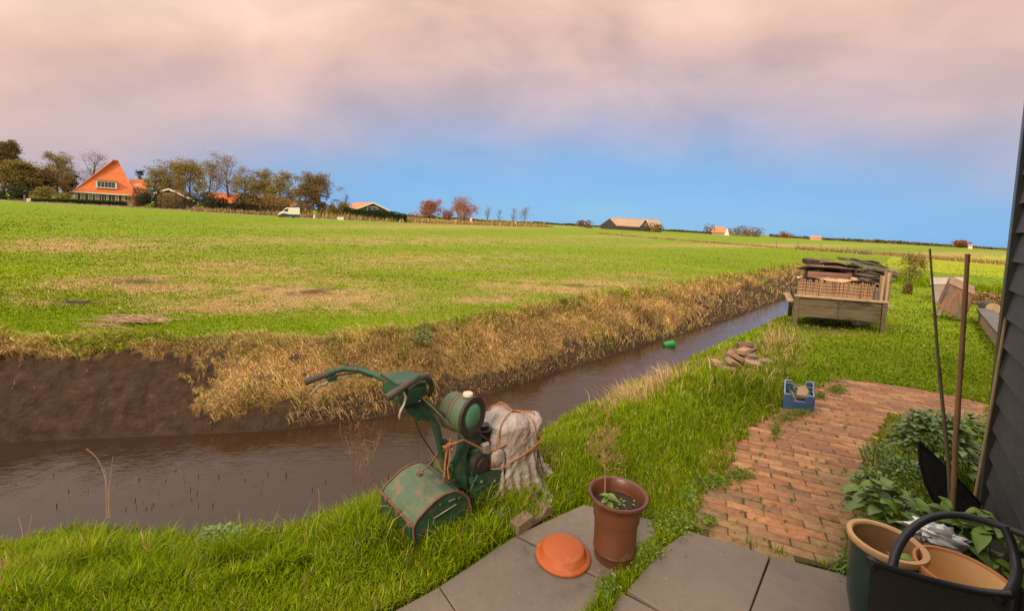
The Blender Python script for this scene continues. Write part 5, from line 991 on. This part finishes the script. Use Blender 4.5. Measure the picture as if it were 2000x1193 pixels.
for k in range(30):
    s_ = R_.uniform(.45, 1); a = b0+(top-b0)*s_; an = R_.uniform(0, 6.28); e = a+np.array([math.cos(an), math.sin(an), R_.uniform(.1, 1.1)])*R_.uniform(.03, .10); m.tube([a, e], [.0012, .0008], 3, False)
    for q in range(6): e2 = e+np.array([R_.gauss(0, 1), R_.gauss(0, 1), R_.gauss(.3, 1)])*.018; m.tube([e, e2], .0007, 3, False); hd_.append(e2)
m.build('stalk', deadst, dp); hp = np.repeat(np.array(hd_), 5, 0)+rng.normal(0, .006, (len(hd_)*5, 3)); V, F_, cc = leaves(hp, .009, pick(len(hp), [(.36, .19, .08), (.26, .12, .06), (.42, .26, .10)], [1, 1, 1])); npmesh('seed_heads', V, F_, LEAF, dp, col=cc)
sd = thing('seedling', pb+np.array([-.05, -.03, .278]), 'small fresh green seedling growing in the tall brown pot', 'plant'); m = MB(); b1 = pb+np.array([-.055, -.02, .275])
for an, L_, w_, z_ in ((-.25, .075, .04, .04), (-1.3, .06, .035, .02), (.9, .05, .03, .04), (2.6, .05, .03, .05), (3.6, .045, .03, .03), (-.6, .055, .03, .06)): leafblade(m, b1+[0, 0, z_], (math.cos(an), math.sin(an), .25), L_, w_, .5)
m.build('leaves', freshleaf, sd); m = MB(); m.tube([b1-[0, 0, .01], b1+[0, 0, .065]], .002, 5)
for k in range(9): c = pb+np.array([R_.gauss(.03, .04), R_.gauss(0, .04), .278]); leafblade(m, c, (R_.gauss(0, 1), R_.gauss(0, 1), .5), .022, .012)
m.build('stem', freshleaf, sd)
sb = P(1099, 1086, .021); m = MB(); m.lathe([(0, .050), (.100, .051), (.1035, .049), (.106, .045), (.1185, .019), (.121, .0165), (.136, .016), (.139, .013), (.139, .003), (.136, 0), (.13, 0), (.118, .015), (.105, .04), (0, .04)], sb, 72); tag(m.build('saucer', oterra, smooth=True), 'upside down orange saucer lying on the slate patio', 'saucer')
# right hand pots
tealm = M('teal_glaze', (.018, .050, .040), (.012, .035, .028), 4, .25, bump=.03, spec=.6); rimm = M('tan_clay_rim', (.60, .34, .16), (.50, .27, .12), 6, .6, bump=.1); inm = M('clay_inside', (.36, .19, .075), (.24, .13, .05), 8, .7, bump=.2)
tb = PD(1730, 1070, 1.86); tb[2] = 0; tz = .42
tpz = thing('glazed_pot', tb, 'dark teal glazed pot with tan rim by the flower bed', 'flower pot')
m = MB(); m.lathe([(0, .02), (.085, .02), (.095, .03), (.12, .15), (.126, .28), (.130, tz-.03)], tb, 56); m.build('shell', tealm, tpz, smooth=True)
m = MB(); m.lathe([(.130, tz-.03), (.137, tz-.025), (.140, tz-.01), (.138, tz), (.121, tz), (.116, tz-.008)], tb, 56); m.build('rim', rimm, tpz, smooth=True); m = MB(); m.lathe([(.116, tz-.008), (.112, tz-.08), (.10, .2), (0, .18)], tb, 56); m.build('inside', inm, tpz, smooth=True)
ib = tb+np.array([.01, -.02, .2]); ip = thing('small_pot', ib, 'small red terracotta pot with strawberry leaves inside the teal pot', 'flower pot'); m = MB(); m.lathe([(0, 0), (.05, 0), (.07, .10), (.075, .10), (.075, .125), (.068, .125), (.062, .09), (0, .085)], ib, 40); m.build('shell', M('red_terracotta', (.30, .045, .025), (.24, .04, .02), 6, .5), ip, smooth=True)
m = MB(); R_ = random.Random(4)
for k in range(11): an = R_.uniform(0, 6.28); c = ib+[.015, -.01, .11]; leafblade(m, c+np.array([math.cos(an)*.01, math.sin(an)*.01, R_.uniform(.01, .07)]), (math.cos(an), math.sin(an), .5), R_.uniform(.05, .085), .045, .6, .25)
tag(m.build('leaves', freshleaf, ip))
ob = PD(1878, 1138, 1.70); ob[2] = 0; oz = .416; op = thing('terracotta_pot', ob, 'wide empty orange terracotta pot beside the chair', 'flower pot')
m = MB(); m.lathe([(0, .01), (.10, .01), (.125, .12), (.137, oz-.05), (.142, oz-.045), (.150, oz-.012), (.148, oz), (.139, oz), (.135, oz-.01)], ob, 64); m.build('shell', M('light_terracotta', (.56, .22, .07), (.48, .18, .055), 5, .6, bump=.1, c3=(.40, .25, .15), t3=(.56, .7)), op, smooth=True); m = MB(); m.lathe([(.135, oz-.01), (.130, oz-.08), (.115, .14), (.10, .06), (0, .05)], ob, 64); m.build('inside', M('pale_clay_inside', (.86, .54, .24), (.78, .47, .20), 5, .6, bump=.1, c3=(.40, .22, .09), t3=(.58, .75)), op, smooth=True)
# blue crate
cb = M('blue_crate_plastic', (.085, .155, .30), (.065, .125, .25), 4, .45, bump=.08); cl = M('pale_blue_edge', (.30, .38, .50), (.22, .30, .42), 6, .5, bump=0)
k0 = P(1530, 800); k1 = P(1587, 806); ke = k1-k0; kw = np.linalg.norm(ke); ke /= kw; kn = np.array([-ke[1], ke[0], 0]); kn = kn*.80+ke*.35; kn /= np.linalg.norm(kn)
cr = thing('plastic_crate', k0+ke*kw/2+kn*.1, 'blue plastic crate of garden cuttings on the brick path edge', 'crate'); kh = .17; kd = .26
def KC(u, v, z): return k0+ke*u+kn*v+np.array([0, 0, z])
def wall(m, a, b, hts, t=.008):           # wall along a-b with stepped top: list of (s, h)
    a = np.array(a); b = np.array(b); d = b-a; nn = np.cross(d/np.linalg.norm(d), [0, 0, 1.])*t
    for (s0, h0), (s1, h1) in zip(hts[:-1], hts[1:]):
        if s1-s0 < 1e-4: continue
        m.prism([a+d*s0, a+d*s1, a+d*s1+[0, 0, h1], a+d*s0+[0, 0, h0]], nn)
m = MB(); H1 = [(0, .15), (.20, .15), (.30, .09), (.70, .09), (.80, .15), (1, .15)]; H2 = [(0, kh), (1, kh)]
wall(m, KC(0, 0, .01), KC(kw, 0, .01), H1); wall(m, KC(0, kd, .01), KC(kw, kd, .01), [(0, .215), (.22, .215), (.3, .15), (.7, .15), (.78, .215), (1, .215)]); wall(m, KC(0, 0, .01), KC(0, kd, .01), [(0, .15), (.6, .15), (.75, .215), (1, .215)]); wall(m, KC(kw, 0, .01), KC(kw, kd, .01), [(0, .15), (.6, .15), (.75, .215), (1, .215)])
m.prism([KC(0, 0, .01), KC(kw, 0, .01), KC(kw, kd, .01), KC(0, kd, .01)], (0, 0, .008)); m.build('body', cb, cr)
m = MB()
for u, v in ((0, 0), (kw, 0), (.07, 0), (kw-.07, 0)): m.beam(KC(u, -.004, .01), KC(u, -.004, .155), .018, .018, ke)
for z_ in (.02, .085): m.beam(KC(0, -.006, z_), KC(kw, -.006, z_), .012, .012)
m.build('rib', cb, cr, bevel=.003)
m = MB(); m.tube([KC(u*kw, 0, h+.012) for u, h in H1], .006, 5); m.tube([KC(u*kw, kd, h+.012) for u, h in [(0, .215), (.22, .215), (.3, .15), (.7, .15), (.78, .215), (1, .215)]], .006, 5)
for u in (0, kw): m.tube([KC(u, s_*kd, h+.012) for s_, h in [(0, .15), (.6, .15), (.75, .215), (1, .215)]], .006, 5)
m.build('rim', cl, cr, smooth=True)
m = MB(); R_ = random.Random(8)
for k in range(60): c = KC(R_.uniform(.02, kw-.02), R_.uniform(.03, kd-.03), R_.uniform(.08, .14)); leafblade(m, c, (R_.gauss(0, 1), R_.gauss(0, 1), 1.1), R_.uniform(.05, .10), .02, .4)
tag(m.build('cuttings', deepleaf), 'green leafy cuttings lying in the blue crate', 'cuttings')
m = MB(); m.prism([KC(.11, .02, .13), KC(.20, .0, .13), KC(.22, .07, .17), KC(.18, .14, .19), KC(.12, .12, .18)], (0, 0, .03)); tag(m.build('cardboard_scrap', M('torn_cardboard', (.40, .25, .14), (.3, .18, .1), 8, .9)), 'torn tan cardboard scrap in the blue crate', 'scrap')
m = MB(); m.tube([KC(.06, -.02, .2), KC(.09, -.03, .14), KC(.115, -.03, .10)], .006, 6); tag(m.build('stick', M('pink_stick', (.55, .33, .26), (.45, .26, .2), 20, .7)), 'short pinkish stick poking over the crate front', 'stick')
m = MB(); m.tube([PD(1527, 745, 4.5), PD(1575, 755, 4.45), PD(1618, 768, 4.4)], [.006, .006, .005], 6); tag(m.build('bamboo_cane', palew, smooth=True), 'thin pale cane laid across the back of the blue crate', 'cane')
# ------------------------------------------------------------------ black boarded shed
WC = P(1924, 1035); wdv = np.array([.645, .764, 0]); wdv /= np.linalg.norm(wdv); wnv = np.array([-wdv[1], wdv[0], 0])    # wnv faces the garden
sR = np.stack([wdv, wnv, [0, 0, 1]], 1)
shd = thing('shed', WC-wdv*1.2-wnv*1.5, 'black tarred weatherboard shed at the right photo edge', 'shed')
tar = M('black_tarred_board', (.050, .047, .046), (.034, .031, .029), 5, .6, bump=.35, bscale=30, stretch=(1, 1, 4), c3=(.05, .045, .042), t3=(.55, .75), s3=3, spec=.5)
def SW(t, n, z): return WC-wdv*t+wnv*n+np.array([0, 0, z])        # t metres along the wall towards the camera
m = MB(); Hs = 3.4; bh = .165; nb = int(Hs/bh); Ls = 4.5
for k in range(nb):
    z0 = k*bh-.02; m.prism([SW(.07, -.012, z0+bh+.03), SW(.07, -.001, z0+bh+.03), SW(.07, .030, z0), SW(.07, .012, z0)], -wdv*Ls)
m.build('weatherboards', tar, shd)
m = MB(); m.box(SW(.03, .012, Hs/2), (.075, .062, Hs), sR); m.build('corner_board', M('corner_board_black', (.045, .040, .040), (.03, .025, .022), 4, .4, bump=.15, spec=.6, stretch=(1, 1, .3)), shd, bevel=.003)
m = MB(); m.box(SW(Ls/2, -1.55, Hs/2), (Ls-.2, 3.0, Hs-.02), sR); m.build('wall_core', tar, shd)
m = MB(); m.prism([SW(-.3, .25, Hs), SW(Ls+.2, .25, Hs), SW(Ls+.2, -1.6, Hs+1.3), SW(-.3, -1.6, Hs+1.3)], (0, 0, .08)); m.prism([SW(-.3, -3.4, Hs), SW(Ls+.2, -3.4, Hs), SW(Ls+.2, -1.6, Hs+1.3), SW(-.3, -1.6, Hs+1.3)], (0, 0, .08)); m.build('roof', tiled, shd)
# ------------------------------------------------------------------ flower bed plants
def leafy(name, label, c, rad, n, L, w, mats, cat='plant', droop=.5, lob=.0, up=.5, seed=1, stems=8, upr=0.):
    c = np.array(c); o = thing(name, (c[0], c[1], max(0, c[2]-rad[2])), label, cat); R_ = random.Random(seed); ms = [MB() for _ in mats]
    for k in range(n):
        d = np.array([R_.gauss(0, 1) for _ in range(3)]); d /= np.linalg.norm(d); d[2] = abs(d[2])*1.6-.75; r_ = R_.uniform(.55, 1)
        p_ = c+d*np.array(rad)*r_; dr = np.array([d[0]+R_.gauss(0, .5), d[1]+R_.gauss(0, .5), R_.gauss(up, .35)]); leafblade(ms[k % len(mats)], p_, dr, L*R_.uniform(.6, 1.25), w*R_.uniform(.7, 1.2), droop, lob)
    for q, mt in zip(ms, mats): q.build('leaves', mt, o, smooth=True)
    q = MB()
    for k in range(stems): e = c+np.array([R_.uniform(-.8, .8)*rad[0], R_.uniform(-.8, .8)*rad[1], R_.uniform(-.2, .7)*rad[2]]); q.tube([(c[0]+R_.uniform(-.3, .3)*rad[0], c[1]+R_.uniform(-.3, .3)*rad[1], 0), e], .003, 5)
    if stems: q.build('stems', deepleaf, o)
    return o
def at(x, y, D): return PD(x, y, D)
leafy('lobed_bush', 'dense bush of grey green lobed leaves beside the brick path' , at(1825, 850, 3.15), (.26, .25, .22), 1000, .045, .034, (deepleaf, paleleaf, deepleaf), 'bush', .5, .5, .3, 3, 16)
leafy('lobed_bush', 'taller leafy sprigs behind the lobed bush near the shed corner', at(1895, 855, 3.15), (.16, .2, .22), 300, .05, .03, (freshleaf, paleleaf), 'bush', .5, .3, .8, 5, 10)
leafy('broad_leaf_plant', 'broad smooth leaved plant behind the teal glazed pot', at(1735, 985, 2.35), (.17, .15, .13), 110, .085, .065, (deepleaf, freshleaf), 'plant', .55, 0, .25, 6, 10)
leafy('broad_leaf_plant', 'broad leaved plant between the orange pot and the black shed', at(1925, 1062, 1.98), (.15, .16, .17), 120, .085, .06, (deepleaf, freshleaf), 'plant', .6, 0, .3, 8, 10)
leafy('broad_leaf_plant', 'upright leaves around the foot of the canes', at(1850, 1035, 2.15), (.13, .12, .13), 60, .10, .055, (deepleaf, freshleaf), 'plant', .4, 0, .8, 11, 8)
leafy('herb_plant', 'dense mid green herbs filling the bed in front of the tilted fabric panel', at(1775, 930, 2.8), (.22, .18, .12), 520, .04, .018, (freshleaf, deepleaf), 'plant', .5, .2, .8, 19, 8)
leafy('herb_plant', 'feathery orange flowered herb at the edge of the brick path', at(1722, 895, 2.95), (.11, .16, .13), 300, .055, .010, (freshleaf, deepleaf), 'plant', .5, 0, 1., 12, 8)
leafy('herb_plant', 'low pale green herb between the path and broad leaved plant', at(1705, 945, 2.65), (.11, .12, .09), 240, .05, .016, (paleleaf, freshleaf), 'plant', .5, .2, .8, 14, 6)
leafy('grass_clump', 'grassy weed clump at the foot of the teal glazed pot', at(1655, 1110, 2.2), (.05, .06, .07), 90, .09, .008, (freshleaf, deepleaf), 'plant', .8, 0, 1.2, 15, 0)
m = MB(); c = at(1709, 855, 2.9); R_ = random.Random(1)
for k in range(14): an = k*.45; leafblade(m, c, (math.cos(an), math.sin(an), .4), .022, .010, .2)
fl = thing('marigold', c-[0, 0, .2], 'single orange marigold flower over the herb by the path', 'flower'); m.build('petals', M('marigold_orange', (.85, .25, .01), (.75, .20, .01), 9, .6), fl); m = MB(); m.tube([c-[0, 0, .2], c], .002, 5); m.build('stem', freshleaf, fl)
# canes
cane = M('brown_cane', (.30, .15, .075), (.20, .10, .05), 10, .6, bump=.2, stretch=(1, 1, .2)); cane2 = M('thin_dark_cane', (.17, .13, .075), (.11, .08, .045), 10, .65, bump=.2)
def canef(pts, r, mt, label):
    P_ = np.array(pts); n = len(P_); tt = np.linspace(0, n-1, 26); Q = np.stack([np.interp(tt, range(n), P_[:, k]) for k in range(3)], 1); rr = np.interp(tt, range(n), r)*(1+.16*(np.arange(26) % 5 == 0)); m = MB(); m.tube(Q, rr, 8); return tag(m.build('cane', mt, smooth=True), label, 'cane', 'garden canes by the shed')
canef([PD(1861, 1050, 2.25), PD(1852, 900, 2.27), PD(1832, 700, 2.3), PD(1816, 486, 2.32)], [.0085, .0085, .007, .004], cane2, 'thinnest dark cane, left of the two crossing canes')
canef([PD(1859, 1050, 2.22), PD(1867, 850, 2.22), PD(1880, 660, 2.23), PD(1890, 496, 2.24)], [.011, .011, .0105, .009], cane, 'thick brown cane standing in the middle of the bed')
canef([PD(1899, 1000, 2.48), PD(1930, 830, 2.52), PD(1955, 680, 2.56), PD(1976, 546, 2.6)], [.008, .008, .008, .007], M('pale_cane', (.40, .26, .15), (.3, .18, .1), 10, .65), 'pale cane leaning against the shed corner board')
# tilted dark fabric panel (folded chair) leaning in the bed
fab = M('charcoal_mesh_fabric', (.030, .022, .020), (.022, .016, .014), 220, .8, bump=.4, bscale=400); frm = M('black_powder_coat', (.016, .015, .017), (.022, .020, .022), 8, .35, bump=.05, c3=(.30, .28, .26), t3=(.70, .72), s3=22, spec=.3)
fo = thing('folded_chair', PD(1850, 1000, 2.4)*[1, 1, 0], 'folded dark fabric chair leaning in the flower bed behind the canes', 'chair')
o_ = [(1793, 862, 2.42), (1797, 905, 2.41), (1806, 940, 2.40), (1822, 975, 2.38), (1850, 1000, 2.36), (1890, 1015, 2.38), (1918, 1012, 2.42), (1916, 985, 2.46), (1880, 945, 2.47), (1840, 905, 2.46), (1815, 880, 2.44)]
pp = [PD(*q) for q in o_]; m = MB(); m.prism(pp, (.008, .012, 0)); m.build('fabric', fab, fo); m = MB(); m.tube(pp+[pp[0]], .007, 7); m.build('frame', frm, fo, smooth=True)
m = MB(); m.tube([PD(1912, 1000, 2.44), PD(1925, 1060, 2.44)*[1, 1, 0]+[0, 0, .0]], .009, 7); m.build('leg', frm, fo); m = MB(); m.tube([pp[4], pp[4]*[1, 1, 0]], .009, 7); m.build('leg', frm, fo)
# white plastic bag
c = PD(1828, 1046, 1.98); m = MB(); N = 26; V = []
for j in range(N+1):
    for i_ in range(N):
        th = 2*math.pi*i_/N; ph = math.pi*j/N; d = np.array([math.sin(ph)*math.cos(th), math.sin(ph)*math.sin(th), math.cos(ph)]); r_ = .75+.8*abs(n3(d[0]*2+5, d[1]*2+d[2]*3+5, 31)*2)+.2*n3(d[0]*5+9, d[1]*5+d[2]*4, 33)
        V.append(c+np.array([.135, .07, .06])*d*r_*np.array([1, 1, 1])+np.array([0, 0, -.35*d[0]*.10]))
m.add(V, [(j*N+i_, j*N+(i_+1) % N, (j+1)*N+(i_+1) % N, (j+1)*N+i_) for j in range(N) for i_ in range(N)]); tag(m.build('plastic_bag', M('white_plastic_film', (.88, .84, .80), (.80, .76, .72), 6, .35, bump=.15, bscale=14), smooth=True), 'crumpled white plastic bag lying behind the two pots', 'bag')
# folded garden chair in the foreground
ch = thing('garden_chair', PD(1840, 1150, 1.3)*[1, 1, 0], 'folded black garden chair with curved arm at the bottom right', 'chair')
tl, tr = PD(1702, 1098, 1.30), PD(1975, 1172, 1.20); dn = np.array([-.01, -.03, -.62]); N = 20; V = []
for sg in (0, 1):
    for j in range(8):
        for i_ in range(N+1): s_ = i_/N; V.append(tl+(tr-tl)*s_+dn*(j/7)+np.array([0, 0, -.020*math.sin(math.pi*s_)*(1-j/7)+.02*s_**6])+np.array([.5, .8, 0])*(.03*math.sin(math.pi*s_)+.006*sg))
K_ = N+1; F_ = []
for sg in (0, 1): F_ += [(sg*8*K_+j*K_+i_, sg*8*K_+j*K_+i_+1, sg*8*K_+(j+1)*K_+i_+1, sg*8*K_+(j+1)*K_+i_) for j in range(7) for i_ in range(N)]
m = MB(); m.add(V, F_); m.build('back_fabric', fab, ch, smooth=True)
m = MB(); m.tube([V[i_] for i_ in range(N+1)], .009, 8); m.build('top_seam', frm, ch, smooth=True)
m = MB(); m.box(PD(1703, 1100, 1.31), (.018, .03, .03)); m.build('end_cap', frm, ch, bevel=.003)
arc = [PD(1742, 1108, 1.34), PD(1750, 1075, 1.38), PD(1768, 1045, 1.42), PD(1795, 1020, 1.45), PD(1830, 1006, 1.46), PD(1870, 1004, 1.45), PD(1920, 1015, 1.42), PD(1970, 1031, 1.38), PD(2025, 1052, 1.33)]
m = MB(); m.tube(chaikin(np.array(arc), 2), .0125, 10, fl=.7); m.build('armrest', frm, ch, smooth=True)
m = MB(); m.tube(chaikin(np.array([PD(1962, 1028, 1.385), PD(1975, 1060, 1.36), PD(1984, 1095, 1.33), PD(1986, 1130, 1.28), PD(1972, 1160, 1.22), PD(1945, 1172, 1.21)]), 2), .013, 9); m.build('arm_support', frm, ch, smooth=True)
for a_, b_ in ((PD(1720, 1110, 1.33), 0), (PD(1990, 1150, 1.26), 0)): m = MB(); m.tube([a_, a_*[1, 1, 0]+[.02, .03, 0]], .011, 8); m.build('leg', frm, ch, smooth=True)
for k, off_ in enumerate((.28, .34)): m = MB(); a_ = tl+(tr-tl)*(.12+.76*k)+[.03, .05, -.2]; m.tube([a_, a_*[1, 1, 0]+[.06, .10, 0]], .010, 8); m.build('leg', frm, ch, smooth=True)
# ------------------------------------------------------------------ heap of old bricks in the tall grass
bkm = [M('heap_brick_pale', (.40, .23, .14), (.30, .17, .10), 12, .9, bump=.3), M('heap_brick_brown', (.22, .12, .08), (.16, .085, .06), 12, .9, bump=.3), M('heap_brick_grey', (.26, .17, .13), (.18, .12, .09), 12, .9, bump=.3)]
hb = P(1452, 728); R_ = random.Random(12)
BR = [(-.16, 0, .03, 'pale brick low at the left of the heap', 0), (.02, -.06, .03, 'pale brick lying flat at the front of the heap', 0), (.20, 0, .03, 'brown brick low at the right of the heap', 1), (-.08, .16, .03, 'grey brick behind the left front of the heap', 2), (.12, .15, .04, 'brown brick behind the right front of the heap', 1), (-.10, .03, .10, 'pale brick with sharp edge in the second layer at left', 0), (.08, .02, .10, 'thick tan brick jutting from the middle of the heap', 0), (.22, .10, .10, 'grey brick tilted at the right side', 2), (-.02, .18, .11, 'brown brick in the second layer at the back', 1),
      (-.05, .08, .17, 'long pale brick on the third layer at left', 0), (.10, .10, .17, 'grey brown brick on the third layer at right', 2), (.02, .20, .18, 'brown brick at the back of the third layer', 1), (.04, .12, .24, 'pale brick near the top of the heap', 0), (.14, .20, .24, 'dark brick leaning near the top right', 1), (.10, .22, .30, 'topmost dark brick of the heap', 1), (-.20, .14, .05, 'half buried tan brick left behind the heap', 0), (.30, -.04, .03, 'small grey brick fallen to the right', 2), (-.02, -.16, .02, 'dark brick fallen in front of the heap', 1)]
for u, v, z, lb, mi in BR:
    R = np.array(Euler((R_.gauss(0, .25), R_.gauss(0, .2), .1+R_.gauss(0, .7))).to_matrix()); m = MB(); m.box(hb+np.array([u*1.35, v*1.3-.02, z*.82+.02+.02*(z > .05)]), (.19, .095, .055), R); o = m.build('brick', bkm[mi], bevel=.006); tag(o, lb, 'brick', 'loose bricks heaped in the grass')
# broken metal-edged block by the patio edge
m = MB(); a_, b_ = P(1012, 1046, .02), P(1080, 1003, .02); d = b_-a_; L_ = np.linalg.norm(d); d /= L_; nn_ = np.array([-d[1], d[0], 0])
m.prism([a_, a_+d*L_, a_+d*L_+[0, 0, .045], a_+d*L_*.8+[0, 0, .06], a_+d*L_*.68+[0, 0, .03], a_+d*L_*.48+[0, 0, .03], a_+d*L_*.40+[0, 0, .065], a_+[0, 0, .05]], nn_*.07)
tag(m.build('notched_block', M('dirty_tan_block', (.22, .14, .08), (.12, .075, .045), 10, .9, bump=.5), bevel=.004), 'notched tan block lying at the edge of the slate patio', 'block')
m = MB(); c = P(1052, 1000, .0)+nn_*.07; m.lathe([(0, 0), (.045, 0), (.05, .015), (.03, .03), (.02, .06), (.034, .07), (.03, .085), (0, .09)], c, 14, np.array(Euler((.3, .2, 0)).to_matrix())); m.box(c+nn_*.05+[-.03, 0, .03], (.12, .03, .04), np.array(Euler((.1, .3, .6)).to_matrix())); tag(m.build('iron_scrap', rustm, bevel=.003), 'rusty iron scrap in the grass behind the notched block', 'scrap')
# ------------------------------------------------------------------ weeds
def weeds(name, spots, n, label, sz, pal, hmax=.06):
    pts = []
    for (cx, cy, rx, ry, wt) in spots:
        k = int(n*wt); px = rng.normal(cx, rx*.5, k); py = rng.normal(cy, ry*.5, k)
        for a, b in zip(px, py): q = P(a, b); pts.append((q[0], q[1], rng.uniform(.012, hmax)))
    pts = np.array(pts); V, F_, cc = leaves(pts, sz, pick(len(pts), pal, [1]*len(pal)), .45); cc = cc; tag(npmesh(name, V, F_, BLADE, col=cc), label, kind='stuff')
WG = [(.14, .22, .02), (.20, .28, .03), (.10, .16, .02), (.28, .32, .06)]
weeds('edge_weeds', [(1315, 1030, 45, 26, 1), (1270, 1085, 30, 16, .5), (1390, 945, 40, 10, .5), (1445, 935, 26, 8, .45), (1345, 985, 16, 22, .4), (1515, 845, 10, 18, .3), (1535, 822, 22, 8, .3), (1635, 765, 22, 8, .5), (1600, 778, 14, 6, .3), (1385, 1028, 12, 8, .25), (1655, 1100, 14, 24, .4), (1185, 1165, 18, 24, .8), (1400, 950, 30, 14, .3), (1240, 1105, 16, 20, .4), (1560, 812, 30, 6, .4)], 900, 'small leafy weeds along the path and slab edges', .022, WG)
js = [(int(rng.uniform(1400, 1680)), int(rng.uniform(790, 1080)), 5, 3, .03) for _ in range(70)]+[(int(rng.normal(1500, 12)), int(900-(k-12)*9), 5, 4, .05) for k in range(0)]+[(1440+k*9, 960-k*14, 5, 4, .05) for k in range(10)]
js = [q for q in js if inpoly(np.array([P(q[0], q[1])[0]]), np.array([P(q[0], q[1])[1]]), BRICKP)[0]]
weeds('joint_weeds', js, 700, 'tiny weeds growing in the joints of the brick path', .012, WG, .02)
# dark ragwort like clump on the bank and low dock leaves
leafy('bank_weed', 'dark leafy weed clump on the near bank left of the mower', P(430, 1062, -.25)+[0, 0, .05], (.13, .09, .05), 260, .035, .016, (deepleaf,), 'weed', .4, .4, .4, 21, 0)
leafy('bank_weed', 'small green weed at the lip of the far bank', P(828, 668, -.02)+[0, 0, .08], (.12, .06, .12), 150, .06, .022, (deepleaf,), 'weed', .4, .4, .4, 23, 0)
# dry stalks
def stalks(px, py, z, items, label):
    b = P(px, py, z); o = thing('dry_stalk', tuple(b), label, 'stalk'); m = MB(); D = b[1]
    for pts in items: m.tube(chaikin(np.array([PD(x_, y_, D+i_*.01) for i_, (x_, y_) in enumerate(pts)]), 2), np.linspace(.0018, .0008, len(chaikin(np.array([[0, 0]]*len(pts), float), 2))), 5)
    m.build('stems', M('pale_dry_stem', (.45, .26, .13), (.34, .19, .09), 12, .8, bump=0), o)
stalks(208, 1015, -.15, [[(208, 1012), (207, 960), (205, 930), (196, 905), (185, 888), (168, 876)], [(211, 1012), (213, 960), (216, 925), (221, 890)], [(214, 1010), (210, 950), (204, 915)]], 'pale dry stalk with bent tips standing over the water at left')
stalks(590, 1005, -.1, [[(622, 1000), (624, 975), (622, 955)], [(540, 1035), (520, 1040), (500, 1030)]], 'short pale dry stalk on the bank left of the mower')
stalks(25, 1045, -.2, [[(45, 1050), (42, 1030), (36, 1010)], [(50, 1050), (60, 1020), (62, 1005)]], 'tiny dry stalk at the far left of the near bank')
for px, py, lb, sd in ((712, 955, 'twiggy dead weed on the bank just behind the mower grass box', 3), (690, 945, 'fainter dead weed left of the twiggy one by the mower', 5)):
    b = P(px, py, -.1); o = thing('dead_weed', tuple(b), lb, 'weed'); R_ = random.Random(sd); m = MB()
    for k in range(9):
        e = b+np.array([R_.gauss(0, .07), R_.gauss(0, .05), R_.uniform(.2, .42)]); mid = (b+e)/2+np.array([R_.gauss(0, .02), 0, 0]); m.tube([b, mid, e], [.0014, .001, .0006], 3, False)
        for q in range(6): a = mid+(e-mid)*R_.random(); m.tube([a, a+np.array([R_.gauss(0, .03), R_.gauss(0, .03), R_.uniform(.01, .07)])], .0006, 3, False)
    m.build('stems', deadst, o)
# pale dry reeds leaning over the ditch edge
n = 900; k = rng.choice(3, n, p=[.4, .35, .25]); cx = np.array([1225, 1290, 1520])[k]; cy = np.array([782, 745, 692])[k]; px = rng.normal(cx, 22); py = rng.normal(cy, 9); q = np.array([P(a, b, -.15) for a, b in zip(px, py)])
mkblades('dry_reeds', q[:, 0], q[:, 1], height(q[:, 0], q[:, 1]), rng.uniform(.12, .38, n)*np.where(k == 2, 1.25, 1), np.full(n, .006), rng.normal(2.6, .8, n), rng.uniform(.3, 1.3, n), pick(n, DRY, [3, 3, 1, 1, 3]), STRAW, label='pale dry reed grass leaning over the near ditch edge')
n = 70; px = rng.uniform(100, 800, n); py = np.interp(px, [0, 500, 800], [960, 955, 900])+rng.uniform(-45, 45, n); q = np.array([P(a, b, -.65) for a, b in zip(px, py)])
mkblades('reed_stubs', q[:, 0], q[:, 1], np.full(n, -.655), rng.uniform(.02, .05, n), np.full(n, .007), rng.uniform(0, 6, n), rng.uniform(0, .3, n), np.full((n, 3), .03), STRAW, label='dark cut reed stubs standing in the ditch water')
# straws littering the bare bank
n = 1600; x = rng.uniform(-8, 3, n); y = rng.uniform(2.5, 8, n); k = inpoly(x, y, FARB); x, y = x[k], y[k]; n = len(x)
mkblades('bank_litter', x, y, height(x, y)+.01, rng.uniform(.015, .06, n), np.full(n, .0035), rng.uniform(0, 6.3, n), rng.uniform(1.0, 1.6, n), pick(n, DRY, [3, 3, 2, 1, 2])*.8, STRAW, label='scattered straws lying on the dug earth bank')

n = 60; px = rng.uniform(880, 1680, n); py = rng.uniform(1010, 1190, n); q = np.array([P(a, b, .026) for a, b in zip(px, py)]); k = inpoly(q[:, 0], q[:, 1], PATIO) & ~inpoly(q[:, 0], q[:, 1], GAP); q = q[k]
V, F_, cc = leaves(q, rng.uniform(.004, .013, len(q)), pick(len(q), [(.30, .16, .06), (.12, .08, .05), (.42, .34, .24)], [1, 2, 1]), .5); V[:, 2] = .0225+np.abs(V[:, 2]-.026)*.4
tag(npmesh('patio_litter', V, F_, STRAW, col=cc), 'scraps of dead leaf and grit scattered on the slate slabs', kind='stuff')
